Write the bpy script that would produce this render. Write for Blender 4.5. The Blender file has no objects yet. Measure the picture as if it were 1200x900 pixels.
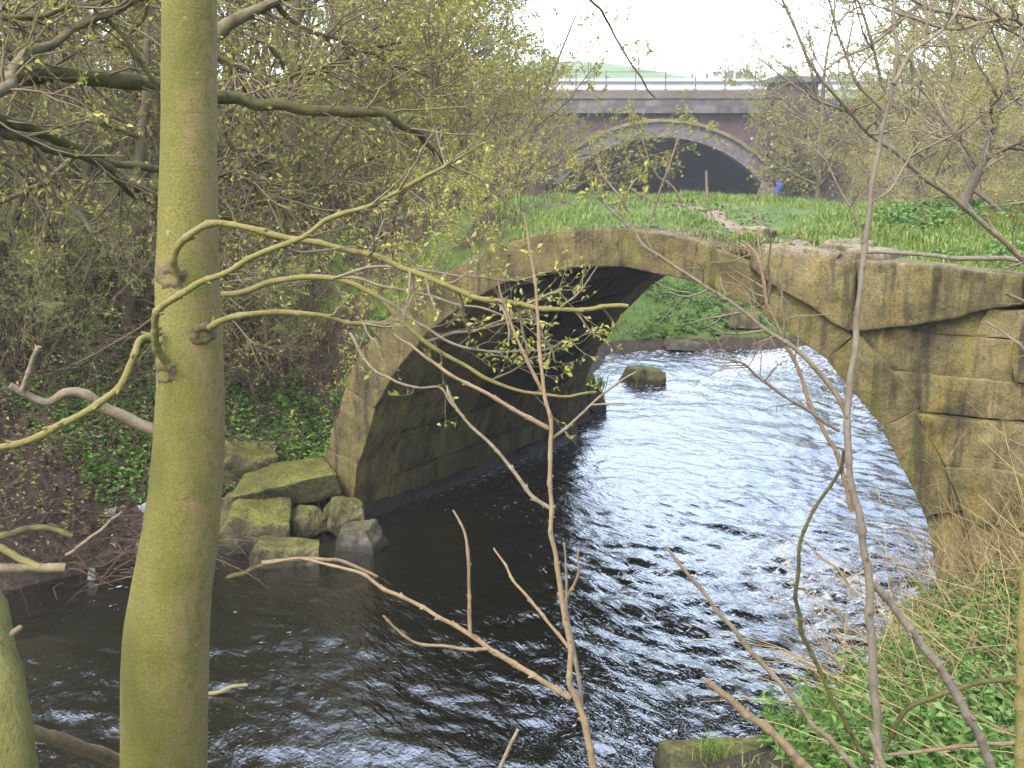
import bpy, math, random
import numpy as np
from mathutils import Vector

SC = bpy.context.scene
COL = SC.collection
PI = math.pi

# ------------------------------------------------------------------ camera maths
F_PX = 1150.0
PITCH = math.atan(245 / F_PX)
CAM = np.array([0, 0, 3.5])
_fw = np.array([0, math.cos(PITCH), -math.sin(PITCH)])
_up = np.array([0, math.sin(PITCH), math.cos(PITCH)])
_rt = np.array([1.0, 0, 0])


def ray(px, py):
    return _fw + _rt * (px - 600) / F_PX + _up * (450 - py) / F_PX


def on_z(px, py, z):
    r = ray(px, py)
    return CAM + r * (z - CAM[2]) / r[2]


def at_y(px, py, y):
    r = ray(px, py)
    return CAM + r * (y / r[1])


# ------------------------------------------------------------------ noise
def _hash(ix, iy, iz, seed):
    n = (ix * 374761393 + iy * 668265263 + iz * 1274126177 + seed * 974634777) & 0x7FFFFFFF
    n = ((n ^ (n >> 13)) * 1274126177) & 0x7FFFFFFF
    n = n ^ (n >> 16)
    return (n & 0xFFFF) / 32767.5 - 1.0


def vnoise(p, seed=0):
    p = np.asarray(p, float)
    i = np.floor(p).astype(np.int64)
    f = p - i
    f = f * f * (3 - 2 * f)
    out = 0
    for dx in (0, 1):
        wx = f[..., 0] if dx else 1 - f[..., 0]
        for dy in (0, 1):
            wy = f[..., 1] if dy else 1 - f[..., 1]
            for dz in (0, 1):
                wz = f[..., 2] if dz else 1 - f[..., 2]
                out = out + wx * wy * wz * _hash(i[..., 0] + dx, i[..., 1] + dy, i[..., 2] + dz, seed)
    return out


def fbm(p, seed=0, octs=3):
    p = np.asarray(p, float)
    a, s, out = 1.0, 1.0, 0
    for o in range(octs):
        out = out + a * vnoise(p * s + 17.3 * o, seed + o)
        a *= .5
        s *= 2.03
    return out


def xy3(x, y, z=0.0):
    x = np.asarray(x, float)
    return np.stack([x, np.asarray(y, float) + 0 * x, 0 * x + z], -1)


def nrm(v):
    v = np.asarray(v, float)
    return v / np.maximum(np.linalg.norm(v, axis=-1, keepdims=True), 1e-9)


def smooth(e0, e1, x):
    t = np.clip((np.asarray(x, float) - e0) / (e1 - e0), 0, 1)
    return t * t * (3 - 2 * t)


# ------------------------------------------------------------------ mesh builder
class MB:
    def __init__(self):
        self.v, self.f, self.n = [], [], 0      # f: (array (k,3|4), material slot)

    def add(self, verts, faces, mi=0):
        verts = np.asarray(verts, float).reshape(-1, 3)
        faces = np.asarray(faces, np.int64)
        if len(faces):
            self.f.append((faces + self.n, mi))
        self.v.append(verts)
        self.n += len(verts)

    def build(self, name, mats, parent=None, smooth_shade=True, origin=None):
        V = np.concatenate(self.v)
        if origin is not None:
            V = V - np.asarray(origin)
        me = bpy.data.meshes.new(name)
        me.vertices.add(len(V))
        me.vertices.foreach_set('co', V.ravel().astype(np.float32))
        loops = np.concatenate([f.ravel() for f, _ in self.f])
        tot = np.concatenate([np.full(len(f), f.shape[1]) for f, _ in self.f])
        mi = np.concatenate([np.full(len(f), m) for f, m in self.f])
        st = np.concatenate([[0], np.cumsum(tot)[:-1]])
        me.loops.add(len(loops))
        me.loops.foreach_set('vertex_index', loops.astype(np.int32))
        me.polygons.add(len(tot))
        me.polygons.foreach_set('loop_start', st.astype(np.int32))
        me.polygons.foreach_set('loop_total', tot.astype(np.int32))
        me.polygons.foreach_set('material_index', mi.astype(np.int32))
        me.polygons.foreach_set('use_smooth', np.full(len(tot), bool(smooth_shade)))
        for m in (mats if isinstance(mats, (list, tuple)) else [mats]):
            me.materials.append(m)
        me.update(calc_edges=True)
        o = bpy.data.objects.new(name, me)
        COL.objects.link(o)
        if origin is not None and parent is None:
            o.location = origin
        if parent is not None:
            o.parent = parent
        return o


def tubes(mb, P, R, sides=4, mi=0, cap=False):
    """P (N,K,3) centre lines, R (N,K) radii -> N tubes"""
    P = np.asarray(P, float)
    R = np.asarray(R, float)
    if P.ndim == 2:
        P, R = P[None], R[None]
    N, K, _ = P.shape
    T = np.empty_like(P)
    T[:, 1:-1] = P[:, 2:] - P[:, :-2]
    T[:, 0] = P[:, 1] - P[:, 0]
    T[:, -1] = P[:, -1] - P[:, -2]
    T = nrm(T)
    ch = nrm(P[:, -1] - P[:, 0] + 1e-6)
    ax = np.argmin(np.abs(ch), axis=1)
    ref = np.eye(3)[ax][:, None, :]
    A = nrm(np.cross(T, ref))
    Bn = np.cross(T, A)
    th = np.arange(sides) * 2 * PI / sides
    V = P[:, :, None, :] + R[:, :, None, None] * (A[:, :, None, :] * np.cos(th)[:, None] + Bn[:, :, None, :] * np.sin(th)[:, None])
    idx = np.arange(N * K * sides).reshape(N, K, sides)
    a = idx[:, :-1, :]
    b = idx[:, 1:, :]
    F = np.stack([a, np.roll(a, -1, 2), np.roll(b, -1, 2), b], -1).reshape(-1, 4)
    mb.add(V, F, mi)
    if cap:
        for e in (0, K - 1):
            c0 = mb.n
            ring = V[:, e]
            for n in range(N):
                mb.add(np.vstack([ring[n], P[n, e][None]]), [(i, (i + 1) % sides, sides) for i in range(sides)], mi)


def spline(pts, n, rad=None):
    """Catmull-Rom through pts, n samples"""
    p = np.asarray(pts, float)
    if rad is not None:
        p = np.hstack([p, np.asarray(rad, float)[:, None]])
    if len(p) == 2:
        u = np.linspace(0, 1, n)[:, None]
        q = p[0] * (1 - u) + p[1] * u
    else:
        pp = np.vstack([2 * p[0] - p[1], p, 2 * p[-1] - p[-2]])
        d = np.concatenate([[0], np.cumsum(np.linalg.norm(np.diff(p[:, :3], axis=0), axis=1))])
        s = np.linspace(0, d[-1], n)
        k = np.clip(np.searchsorted(d, s, 'right') - 1, 0, len(p) - 2)
        t = ((s - d[k]) / np.maximum(d[k + 1] - d[k], 1e-9))[:, None]
        p0, p1, p2, p3 = pp[k], pp[k + 1], pp[k + 2], pp[k + 3]
        q = .5 * (2 * p1 + (p2 - p0) * t + (2 * p0 - 5 * p1 + 4 * p2 - p3) * t ** 2 + (3 * p1 - p0 - 3 * p2 + p3) * t ** 3)
    if rad is not None:
        return q[:, :3], np.maximum(q[:, 3], .0008)
    return q


def leaf_quads(mb, pos, direc, size, rng, mi=0, wid=.5, cup=.15):
    """pointed leaves: two quads folded along the midrib"""
    N = len(pos)
    d = nrm(direc)
    side = nrm(np.cross(d, rng.normal(size=(N, 3)) + np.array([0, 0, 1.2])))
    up = np.cross(side, d)
    L = np.asarray(size)[:, None] if np.ndim(size) else np.full((N, 1), size)
    W = L * wid * .5
    base = pos
    mid = pos + d * L * .5
    tip = pos + d * L - up * L * .12
    l = mid + side * W + up * L * cup
    r = mid - side * W + up * L * cup
    V = np.stack([base, l, tip, r, ], 1)
    idx = np.arange(N * 4).reshape(N, 4)
    mb.add(V, np.concatenate([idx[:, [0, 1, 2]], idx[:, [0, 2, 3]]]), mi)


def rough_block(mb, corners, rng, n=5, bev=.03, rough=.012, seed=0, mi=0, freq=5.0):
    """hexahedron with rounded worn edges. corners[i][j][k]: (2,2,2,3)"""
    c = np.asarray(corners, float).reshape(2, 2, 2, 3)
    dims = [np.linalg.norm(c[1].mean((0, 1)) - c[0].mean((0, 1))), np.linalg.norm(c[:, 1].mean((0, 1)) - c[:, 0].mean((0, 1))), np.linalg.norm(c[:, :, 1].mean((0, 1)) - c[:, :, 0].mean((0, 1)))]
    def gl(d):
        b = min(bev / d, .4)
        inner = np.linspace(b, 1 - b, max(2, n if np.isscalar(n) else n))
        return np.concatenate([[0, b * .35], inner, [1 - b * .35, 1]])
    ns = n if not np.isscalar(n) else (n, n, n)
    G = []
    for d, k in zip(dims, ns):
        b = min(bev / d, .4)
        G.append(np.concatenate([[0, b * .4], np.linspace(b, 1 - b, max(2, k)), [1 - b * .4, 1]]))
    verts, faces, off = [], [], 0
    for axis in range(3):
        u, v = [a for a in range(3) if a != axis]
        for side in (0, 1):
            U, W = np.meshgrid(G[u], G[v], indexing='ij')
            Q = np.zeros(U.shape + (3,))
            Q[..., axis] = side
            Q[..., u] = U
            Q[..., v] = W
            nu, nv = U.shape
            idx = np.arange(nu * nv).reshape(nu, nv) + off
            a, b2, c2, d2 = idx[:-1, :-1], idx[1:, :-1], idx[1:, 1:], idx[:-1, 1:]
            q = np.stack([a, b2, c2, d2], -1).reshape(-1, 4)
            flip = (side == 0) ^ (axis == 1)
            if flip:
                q = q[:, ::-1]
            verts.append(Q.reshape(-1, 3))
            faces.append(q)
            off += nu * nv
    Q = np.concatenate(verts)
    D = np.array(dims)
    Pm = Q * D
    rr = min(bev, min(dims) * .4)
    inner = np.clip(Pm, rr, D - rr)
    dv = Pm - inner
    ln = np.linalg.norm(dv, axis=1, keepdims=True)
    Pm = np.where(ln > 1e-9, inner + dv / np.maximum(ln, 1e-9) * np.minimum(ln, rr), Pm)
    q = Pm / D
    w = 0
    for i in (0, 1):
        for j in (0, 1):
            for k in (0, 1):
                wt = (q[:, 0] if i else 1 - q[:, 0]) * (q[:, 1] if j else 1 - q[:, 1]) * (q[:, 2] if k else 1 - q[:, 2])
                w = w + wt[:, None] * c[i, j, k]
    ctr = c.reshape(-1, 3).mean(0)
    nd = np.stack([fbm(w * freq, seed, 3), fbm(w * freq + 31, seed + 5, 3), fbm(w * freq + 77, seed + 9, 3)], -1)
    w = w + nd * rough
    mb.add(w, np.concatenate(faces), mi)


# ------------------------------------------------------------------ materials
def new_mat(name):
    m = bpy.data.materials.new(name)
    m.use_nodes = True
    nt = m.node_tree
    b = nt.nodes['Principled BSDF']
    b.inputs['Roughness'].default_value = .85
    if 'Specular IOR Level' in b.inputs:
        b.inputs['Specular IOR Level'].default_value = .25
    return m, nt, b


def L(nt, a, b):
    nt.links.new(a, b)


def coords(nt, scale=(1, 1, 1), rot=(0, 0, 0), kind='Object'):
    tc = nt.nodes.new('ShaderNodeTexCoord')
    mp = nt.nodes.new('ShaderNodeMapping')
    mp.inputs['Scale'].default_value = scale
    mp.inputs['Rotation'].default_value = rot
    L(nt, tc.outputs[kind], mp.inputs['Vector'])
    return mp.outputs['Vector']


def noise(nt, vec, scale, detail=4, rough=.55):
    n = nt.nodes.new('ShaderNodeTexNoise')
    n.inputs['Scale'].default_value = scale
    n.inputs['Detail'].default_value = detail
    n.inputs['Roughness'].default_value = rough
    if vec is not None:
        L(nt, vec, n.inputs['Vector'])
    return n.outputs['Fac']


KEY = .44        # pigments are set a little darker than measured by eye


def key(c):
    return c if c[0] == c[1] == c[2] else tuple(x * KEY for x in c[:3])


def ramp(nt, fac, stops, interp='LINEAR'):
    r = nt.nodes.new('ShaderNodeValToRGB')
    r.color_ramp.interpolation = interp
    el = r.color_ramp.elements
    while len(el) < len(stops):
        el.new(.5)
    for e, (p, c) in zip(el, stops):
        e.position = p
        e.color = (*key(c), 1)
    L(nt, fac, r.inputs['Fac'])
    return r.outputs['Color']


def g(v):
    return (v, v, v)


def mixc(nt, fac, a, b, mode='MIX'):
    m = nt.nodes.new('ShaderNodeMix')
    m.data_type = 'RGBA'
    m.blend_type = mode
    for sock, val in ((m.inputs[0], fac), (m.inputs[6], a), (m.inputs[7], b)):
        if hasattr(val, 'links'):
            L(nt, val, sock)
        elif isinstance(val, (int, float)):
            sock.default_value = val
        else:
            sock.default_value = (*key(val), 1)
    return m.outputs[2]


def bump(nt, b, h, strength=.5, dist=.02, prev=None):
    n = nt.nodes.new('ShaderNodeBump')
    n.inputs['Strength'].default_value = strength
    n.inputs['Distance'].default_value = dist
    L(nt, h, n.inputs['Height'])
    if prev is not None:
        L(nt, prev, n.inputs['Normal'])
    if b is not None:
        L(nt, n.outputs['Normal'], b.inputs['Normal'])
    return n.outputs['Normal']


def island(nt):
    return nt.nodes.new('ShaderNodeNewGeometry').outputs['Random Per Island']


def up_fac(nt):
    ge = nt.nodes.new('ShaderNodeNewGeometry')
    s = nt.nodes.new('ShaderNodeSeparateXYZ')
    L(nt, ge.outputs['Normal'], s.inputs[0])
    return s.outputs['Z']


def math_n(nt, op, a, b=None, clamp=False):
    m = nt.nodes.new('ShaderNodeMath')
    m.operation = op
    m.use_clamp = clamp
    for i, v in enumerate((a, b)):
        if v is None:
            continue
        if hasattr(v, 'links'):
            L(nt, v, m.inputs[i])
        else:
            m.inputs[i].default_value = v
    return m.outputs[0]


def wet(nt, b, c, v, dry_rough):
    """splash line: stone that the river keeps wet is darker and shinier"""
    ge = nt.nodes.new('ShaderNodeNewGeometry')
    sp = nt.nodes.new('ShaderNodeSeparateXYZ')
    L(nt, ge.outputs['Position'], sp.inputs[0])
    h = math_n(nt, 'ADD', sp.outputs['Z'], math_n(nt, 'MULTIPLY', noise(nt, v, 6, 3), .16))
    k = ramp(nt, h, [(.13, g(1)), (.22, g(0))])
    r = ramp(nt, k, [(0, g(dry_rough)), (1, g(.3))])
    L(nt, r, b.inputs['Roughness'])
    return mixc(nt, math_n(nt, 'MULTIPLY', k, .75), c, (.03, .026, .016))


def mat_leaf(name, stops, trans=.25, rough=.6, lift=1.35):
    m, nt, b = new_mat(name)
    c = ramp(nt, island(nt), [(p_, tuple(x * lift for x in q_)) for p_, q_ in stops])
    L(nt, c, b.inputs['Base Color'])
    b.inputs['Roughness'].default_value = rough
    if trans:
        t = nt.nodes.new('ShaderNodeBsdfTranslucent')
        L(nt, c, t.inputs['Color'])
        mx = nt.nodes.new('ShaderNodeMixShader')
        mx.inputs[0].default_value = trans
        L(nt, b.outputs[0], mx.inputs[1])
        L(nt, t.outputs[0], mx.inputs[2])
        L(nt, mx.outputs[0], nt.nodes['Material Output'].inputs['Surface'])
    return m


def mat_bark(name, stops, scale=9, stretch=(1, 1, .35), bstr=.5, bdist=.01):
    m, nt, b = new_mat(name)
    v = coords(nt, stretch)
    n = noise(nt, v, scale, 6, .65)
    L(nt, ramp(nt, n, stops), b.inputs['Base Color'])
    bump(nt, b, noise(nt, v, scale * 5, 4), bstr, bdist)
    return m


M = {}


def make_materials():
    # --- main trunk: smooth mossy bark with fine horizontal lenticels
    m, nt, b = new_mat('mossy_smooth_bark')
    v = coords(nt, (1, 1, .45))
    big = noise(nt, v, 5, 5, .6)
    base = ramp(nt, big, [(.3, (.165, .155, .026)), (.5, (.23, .215, .038)), (.7, (.285, .26, .075))])
    fine = noise(nt, coords(nt, (1, 1, 1.0)), 150, 3, .7)
    c = mixc(nt, math_n(nt, 'MULTIPLY', ramp(nt, fine, [(.38, g(1)), (.58, g(0))]), .62), base, (.085, .077, .025))
    # pinkish bare bark showing where the algae is thin
    tc = nt.nodes.new('ShaderNodeTexCoord')
    sp = nt.nodes.new('ShaderNodeSeparateXYZ')
    L(nt, tc.outputs['Normal'], sp.inputs[0])
    pk = math_n(nt, 'MULTIPLY', ramp(nt, math_n(nt, 'ADD', math_n(nt, 'MULTIPLY', sp.outputs['X'], .35), noise(nt, coords(nt, (1, 1, .5)), 9, 6, .7)), [(.56, g(0)), (.76, g(1))]), .85)
    c = mixc(nt, math_n(nt, 'MULTIPLY', pk, ramp(nt, noise(nt, coords(nt, (1, 1, .7)), 38, 4, .7), [(.42, g(0)), (.56, g(1))])), c, (.30, .20, .10))
    ring = noise(nt, coords(nt, (3, 3, 60)), 1.6, 3, .6)
    c = mixc(nt, math_n(nt, 'MULTIPLY', ramp(nt, ring, [(.30, g(1)), (.40, g(0))]), .38), c, (.10, .085, .03))
    spots = noise(nt, coords(nt, (1, 1, 1)), 26, 2, .5)
    c = mixc(nt, ramp(nt, spots, [(.74, g(0)), (.78, g(.7))]), c, (.38, .37, .22))
    L(nt, c, b.inputs['Base Color'])
    n1 = bump(nt, None, ring, .35, .004)
    n0 = bump(nt, None, noise(nt, coords(nt, (1, 1, .6)), 14, 3, .6), .4, .012, n1)
    bump(nt, b, fine, .55, .006, n0)
    M['trunk'] = m
    # --- knots
    M['green_trunk'] = mat_bark('mossy_leaning_bark', [(.3, (.10, .095, .022)), (.5, (.16, .15, .036)), (.72, (.22, .20, .06))], 14, (1, 1, .5), .7)
    M['knot'] = mat_bark('scarred_knot_bark', [(.3, (.06, .045, .025)), (.5, (.17, .13, .06)), (.7, (.25, .19, .10))], 20, (1, 1, 1), .8, .01)
    M['limb'] = mat_bark('green_limb_bark', [(.25, (.16, .13, .05)), (.5, (.23, .20, .055)), (.75, (.27, .235, .12))], 22, (1, 1, 1))
    M['pale_twig'] = mat_bark('pale_twig_bark', [(.25, (.15, .12, .075)), (.5, (.24, .19, .12)), (.75, (.34, .29, .21))], 22, (1, 1, 1))
    M['bough'] = mat_bark('dark_mossy_bough', [(.3, (.045, .038, .015)), (.5, (.10, .09, .024)), (.72, (.17, .155, .035))], 10, (1, 1, 1), .8)
    M['grey_bough'] = mat_bark('grey_bough', [(.3, (.085, .07, .035)), (.5, (.17, .145, .075)), (.72, (.25, .22, .12))], 14, (1, 1, 1), .6)
    M['pink_twig'] = mat_bark('tan_sapling_bark', [(.25, (.20, .135, .08)), (.5, (.31, .22, .125)), (.75, (.38, .29, .175))], 25, (1, 1, .5))
    M['grey_sapling'] = mat_bark('grey_sapling_bark', [(.25, (.12, .10, .07)), (.5, (.22, .18, .135)), (.75, (.27, .25, .17))], 20, (1, 1, .5))
    M['red_stem'] = mat_bark('reddish_stem', [(.3, (.17, .11, .065)), (.6, (.28, .195, .115))], 25, (1, 1, .5))
    M['bg_bark'] = mat_bark('brown_bark', [(.3, (.08, .06, .03)), (.55, (.17, .135, .065)), (.75, (.22, .19, .085))], 8, (1, 1, .3), .8, .03)
    M['bg_twig'] = mat_bark('brown_twig', [(.3, (.13, .095, .055)), (.6, (.24, .19, .105)), (.8, (.32, .265, .15))], 3, (1, 1, 1), .1)
    M['tan_twig'] = mat_bark('tan_twig', [(.3, (.24, .18, .11)), (.6, (.37, .30, .185)), (.8, (.46, .39, .26))], 2, (1, 1, 1), .1)
    M['bramble'] = mat_bark('dead_bramble', [(.3, (.045, .028, .018)), (.55, (.10, .062, .038)), (.75, (.19, .13, .085))], 4, (1, 1, 1), .1)
    M['drift'] = mat_bark('weathered_driftwood', [(.3, (.15, .12, .07)), (.55, (.24, .20, .10)), (.75, (.33, .27, .15))], 12, (1, 1, 1), .6)
    # --- leaves
    M['bud'] = mat_leaf('young_yellow_green_leaf', [(0, (.14, .15, .03)), (.35, (.26, .26, .05)), (.7, (.35, .33, .07)), (1, (.42, .36, .11))], .4, lift=1.75)
    M['bright_bud'] = mat_leaf('fresh_lime_leaf', [(0, (.24, .25, .04)), (.6, (.36, .37, .07)), (1, (.45, .43, .13))], .35)
    M['shrub_leaf'] = mat_leaf('small_shrub_leaf', [(0, (.12, .16, .03)), (.5, (.21, .26, .06)), (1, (.31, .33, .09))], .3)
    M['nettle'] = mat_leaf('fresh_green_herb_leaf', [(0, (.06, .14, .022)), (.5, (.11, .22, .04)), (1, (.20, .32, .09))], .25, .5)
    M['dark_herb'] = mat_leaf('deep_green_herb_leaf', [(0, (.045, .11, .016)), (.5, (.095, .21, .028)), (1, (.18, .31, .05))], .25, .5)
    M['grass'] = mat_leaf('spring_grass_blade', [(0, (.085, .15, .02)), (.45, (.15, .255, .035)), (.75, (.235, .335, .06)), (.88, (.32, .33, .10)), (1, (.44, .36, .18))], .3)
    M['pale_grass'] = mat_leaf('mixed_bank_grass', [(0, (.08, .15, .02)), (.5, (.14, .25, .035)), (.8, (.22, .31, .07)), (1, (.34, .27, .14))], .3)
    M['dry'] = mat_leaf('dry_straw', [(0, (.24, .17, .07)), (.5, (.38, .28, .13)), (1, (.48, .37, .20))], .1)
    M['dry_fringe'] = mat_leaf('reddish_dead_grass', [(0, (.13, .08, .04)), (.5, (.25, .17, .08)), (1, (.36, .28, .14))], .1)
    M['litter'] = mat_leaf('dead_leaf_litter', [(0, (.05, .03, .018)), (.5, (.11, .065, .04)), (.88, (.21, .135, .085)), (1, (.36, .29, .23))], .05)
    M['rust_leaf'] = mat_leaf('rust_bracken', [(0, (.22, .11, .05)), (.6, (.35, .19, .09)), (1, (.42, .29, .15))], .15)
    M['flower'] = mat_leaf('yellow_petal', [(0, (.75, .55, .03)), (1, (.8, .62, .05))], .1)
    # --- bridge stone
    def stone(name, stops, streak=(.055, .045, .018), moss=(.14, .135, .025), mossamt=.5, bright=(.27, .245, .13)):
        m, nt, b = new_mat(name)
        v = coords(nt)
        isl = island(nt)
        n = noise(nt, v, 1.9, 7, .62)
        c = ramp(nt, math_n(nt, 'ADD', math_n(nt, 'MULTIPLY', n, .78), math_n(nt, 'MULTIPLY', isl, .30)), stops)
        # algae and lichen in vertical runs
        vs = coords(nt, (3.2, 3.2, .55))
        st = noise(nt, vs, 1.5, 5, .6)
        c = mixc(nt, math_n(nt, 'MULTIPLY', ramp(nt, st, [(.50, g(0)), (.66, g(1))]), mossamt), c, moss)
        st2 = noise(nt, coords(nt, (4.5, 4.5, .45)), 2.1, 5, .6)
        c = mixc(nt, math_n(nt, 'MULTIPLY', ramp(nt, st2, [(.50, g(0)), (.64, g(1))]), .85), c, streak)
        oc = noise(nt, coords(nt, (2.6, 2.6, .9)), 1.7, 6, .62)
        c = mixc(nt, math_n(nt, 'MULTIPLY', ramp(nt, oc, [(.56, g(0)), (.68, g(1))]), .42), c, tuple(x * q for x, q in zip(moss, (1.75, 1.3, .9))))
        st3 = noise(nt, coords(nt, (7, 7, .5)), 1.9, 4, .55)
        c = mixc(nt, math_n(nt, 'MULTIPLY', ramp(nt, st3, [(.56, g(0)), (.66, g(1))]), .5), c, tuple(x * .55 for x in streak))
        sp = noise(nt, v, 13, 5, .65)
        c = mixc(nt, math_n(nt, 'MULTIPLY', ramp(nt, sp, [(.62, g(0)), (.74, g(1))]), .6), c, bright)
        fine = noise(nt, v, 60, 5, .75)
        c = mixc(nt, .7, c, ramp(nt, fine, [(.34, g(.25)), (.6, g(1.08))]), 'MULTIPLY')
        c = mixc(nt, .8, c, ramp(nt, noise(nt, v, 4.2, 8, .72), [(.36, g(.3)), (.56, g(1.0))]), 'MULTIPLY')
        c = wet(nt, b, c, v, .9)
        L(nt, c, b.inputs['Base Color'])
        n1 = bump(nt, None, noise(nt, v, 7, 6, .65), .7, .035)
        bump(nt, b, fine, .6, .012, n1)
        return m
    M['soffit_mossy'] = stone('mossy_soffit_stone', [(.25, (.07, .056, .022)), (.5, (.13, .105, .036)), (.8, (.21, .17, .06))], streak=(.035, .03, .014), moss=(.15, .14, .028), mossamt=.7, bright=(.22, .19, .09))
    M['stone'] = stone('mossy_sandstone', [(.25, (.09, .072, .030)), (.45, (.175, .143, .056)), (.6, (.26, .21, .085)), (.8, (.42, .34, .18))], moss=(.245, .215, .038), mossamt=.6, streak=(.06, .05, .024), bright=(.44, .38, .22))
    M['ring'] = stone('olive_ring_stone', [(.25, (.12, .093, .036)), (.5, (.205, .16, .062)), (.8, (.30, .24, .11))], moss=(.22, .22, .036), mossamt=.75, streak=(.07, .056, .028), bright=(.36, .31, .18))
    M['soffit'] = stone('damp_shade_toned_soffit_stone', [(.25, (.014, .011, .006)), (.5, (.03, .024, .010)), (.8, (.055, .044, .018))], streak=(.015, .013, .008), moss=(.04, .036, .010), mossamt=.6, bright=(.06, .05, .028))  # damp stone, with the shade under the arch painted into its colour
    M['pale_stone'] = stone('pale_worn_stone', [(.25, (.26, .20, .12)), (.5, (.42, .34, .22)), (.8, (.50, .42, .30))], streak=(.2, .15, .08), mossamt=.15)
    # --- boulder: stone with moss on what faces up
    def boulder(name, rock_stops, moss, amt):
        m, nt, b = new_mat(name)
        v = coords(nt)
        c = ramp(nt, noise(nt, v, 6, 6, .6), rock_stops)
        mk = ramp(nt, math_n(nt, 'ADD', math_n(nt, 'MULTIPLY', up_fac(nt), .55), noise(nt, v, 4, 5, .6)), [(.66, g(0)), (.95, g(amt))])
        c = mixc(nt, mk, c, moss)
        c = mixc(nt, ramp(nt, noise(nt, v, 17, 3, .6), [(.66, g(0)), (.72, g(.45))]), c, (.30, .27, .17))
        c = mixc(nt, .85, c, ramp(nt, noise(nt, v, 34, 5, .75), [(.36, g(.25)), (.58, g(1.05))]), 'MULTIPLY')
        c = mixc(nt, .8, c, ramp(nt, noise(nt, v, 5, 6, .7), [(.36, g(.4)), (.56, g(1.0))]), 'MULTIPLY')
        c = wet(nt, b, c, v, .85)
        L(nt, c, b.inputs['Base Color'])
        n1 = bump(nt, None, noise(nt, v, 8, 6, .65), .9, .05)
        bump(nt, b, noise(nt, v, 50, 4, .7), .6, .01, n1)
        return m
    M['rock'] = boulder('mossy_rock', [(.3, (.06, .055, .024)), (.5, (.12, .11, .042)), (.7, (.19, .17, .07))], (.20, .20, .03), .9)
    M['grey_rock'] = boulder('grey_wet_rock', [(.3, (.06, .055, .045)), (.5, (.15, .135, .105)), (.7, (.24, .21, .16))], (.17, .16, .05), .55)
    M['pale_rock'] = boulder('pale_rock', [(.3, (.09, .082, .032)), (.5, (.18, .163, .06)), (.7, (.29, .26, .12))], (.20, .20, .035), .6)
    # --- viaduct
    m, nt, b = new_mat('purple_brown_brick')
    tc = nt.nodes.new('ShaderNodeTexCoord')
    sp = nt.nodes.new('ShaderNodeSeparateXYZ')
    cb = nt.nodes.new('ShaderNodeCombineXYZ')
    L(nt, tc.outputs['Object'], sp.inputs[0])
    L(nt, math_n(nt, 'ADD', sp.outputs['X'], sp.outputs['Y']), cb.inputs['X'])
    L(nt, sp.outputs['Z'], cb.inputs['Y'])
    br = nt.nodes.new('ShaderNodeTexBrick')
    br.inputs['Color1'].default_value = (.11, .056, .052, 1)
    br.inputs['Color2'].default_value = (.057, .042, .052, 1)
    br.inputs['Mortar'].default_value = (.09, .08, .075, 1)
    br.inputs['Scale'].default_value = 1
    br.inputs['Brick Width'].default_value = .46
    br.inputs['Row Height'].default_value = .16
    br.inputs['Mortar Size'].default_value = .012
    L(nt, cb.outputs[0], br.inputs['Vector'])
    c = mixc(nt, .75, br.outputs['Color'], ramp(nt, noise(nt, cb.outputs[0], .5, 6, .65), [(.3, g(.45)), (.7, (1.4, 1.3, 1.3))]), 'MULTIPLY')
    c = mixc(nt, ramp(nt, noise(nt, cb.outputs[0], 2.6, 5, .7), [(.64, g(0)), (.72, g(.6))]), c, (.60, .57, .54))
    c = mixc(nt, ramp(nt, noise(nt, cb.outputs[0], 1.1, 5, .6), [(.60, g(0)), (.72, g(.5))]), c, (.14, .12, .04))
    L(nt, c, b.inputs['Base Color'])
    M['brick'] = m
    def simple(name, stops, scale=3, rough=.8, metallic=0.0):
        m, nt, b = new_mat(name)
        v = coords(nt)
        L(nt, ramp(nt, noise(nt, v, scale, 5, .6), stops), b.inputs['Base Color'])
        b.inputs['Roughness'].default_value = rough
        b.inputs['Metallic'].default_value = metallic
        bump(nt, b, noise(nt, v, scale * 8, 4), .3, .01)
        return m
    M['arch_brick'] = simple('grey_brick_arch_ring', [(.3, (.10, .09, .10)), (.5, (.17, .15, .158)), (.7, (.28, .26, .26))], 5)
    M['hood'] = simple('yellowed_hood_stone', [(.3, (.16, .125, .065)), (.6, (.32, .26, .15))], 3)
    M['vault'] = simple('dark_vault_brick', [(.3, (.03, .028, .032)), (.7, (.075, .07, .078))], 1)  # vault brick, a darker tone than the outer wall
    M['band'] = simple('stained_string_course', [(.3, (.07, .06, .065)), (.5, (.13, .115, .12)), (.64, (.24, .21, .185)), (.75, (.25, .21, .08))], 1.6)
    M['parapet'] = simple('brown_parapet_stone', [(.3, (.13, .095, .08)), (.7, (.26, .205, .17))], 1.5)
    M['rail'] = simple('dark_iron_rail', [(.3, (.16, .15, .13)), (.7, (.26, .25, .22))], 5, .6)
    M['barrier'] = simple('galvanised_barrier', [(.3, (.55, .57, .60)), (.7, (.68, .70, .72))], 2, .45, .3)
    M['blue'] = simple('blue_plastic_sheet', [(.3, (.05, .10, .42)), (.7, (.12, .19, .58))], 3, .4)
    M['white_scrap'] = simple('dirty_white_plastic', [(.3, (.20, .20, .19)), (.7, (.42, .42, .43))], 8, .5)
    M['asphalt'] = simple('road_asphalt', [(.3, (.045, .045, .047)), (.7, (.06, .06, .06))], 3)
    # --- ground
    m, nt, b = new_mat('riverbank_ground')
    v = coords(nt)
    n = noise(nt, v, 1.1, 8, .7)
    soil = ramp(nt, noise(nt, v, 14, 6, .7), [(.3, (.028, .019, .012)), (.5, (.065, .044, .028)), (.62, (.11, .075, .048)), (.75, (.20, .15, .11))])
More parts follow.
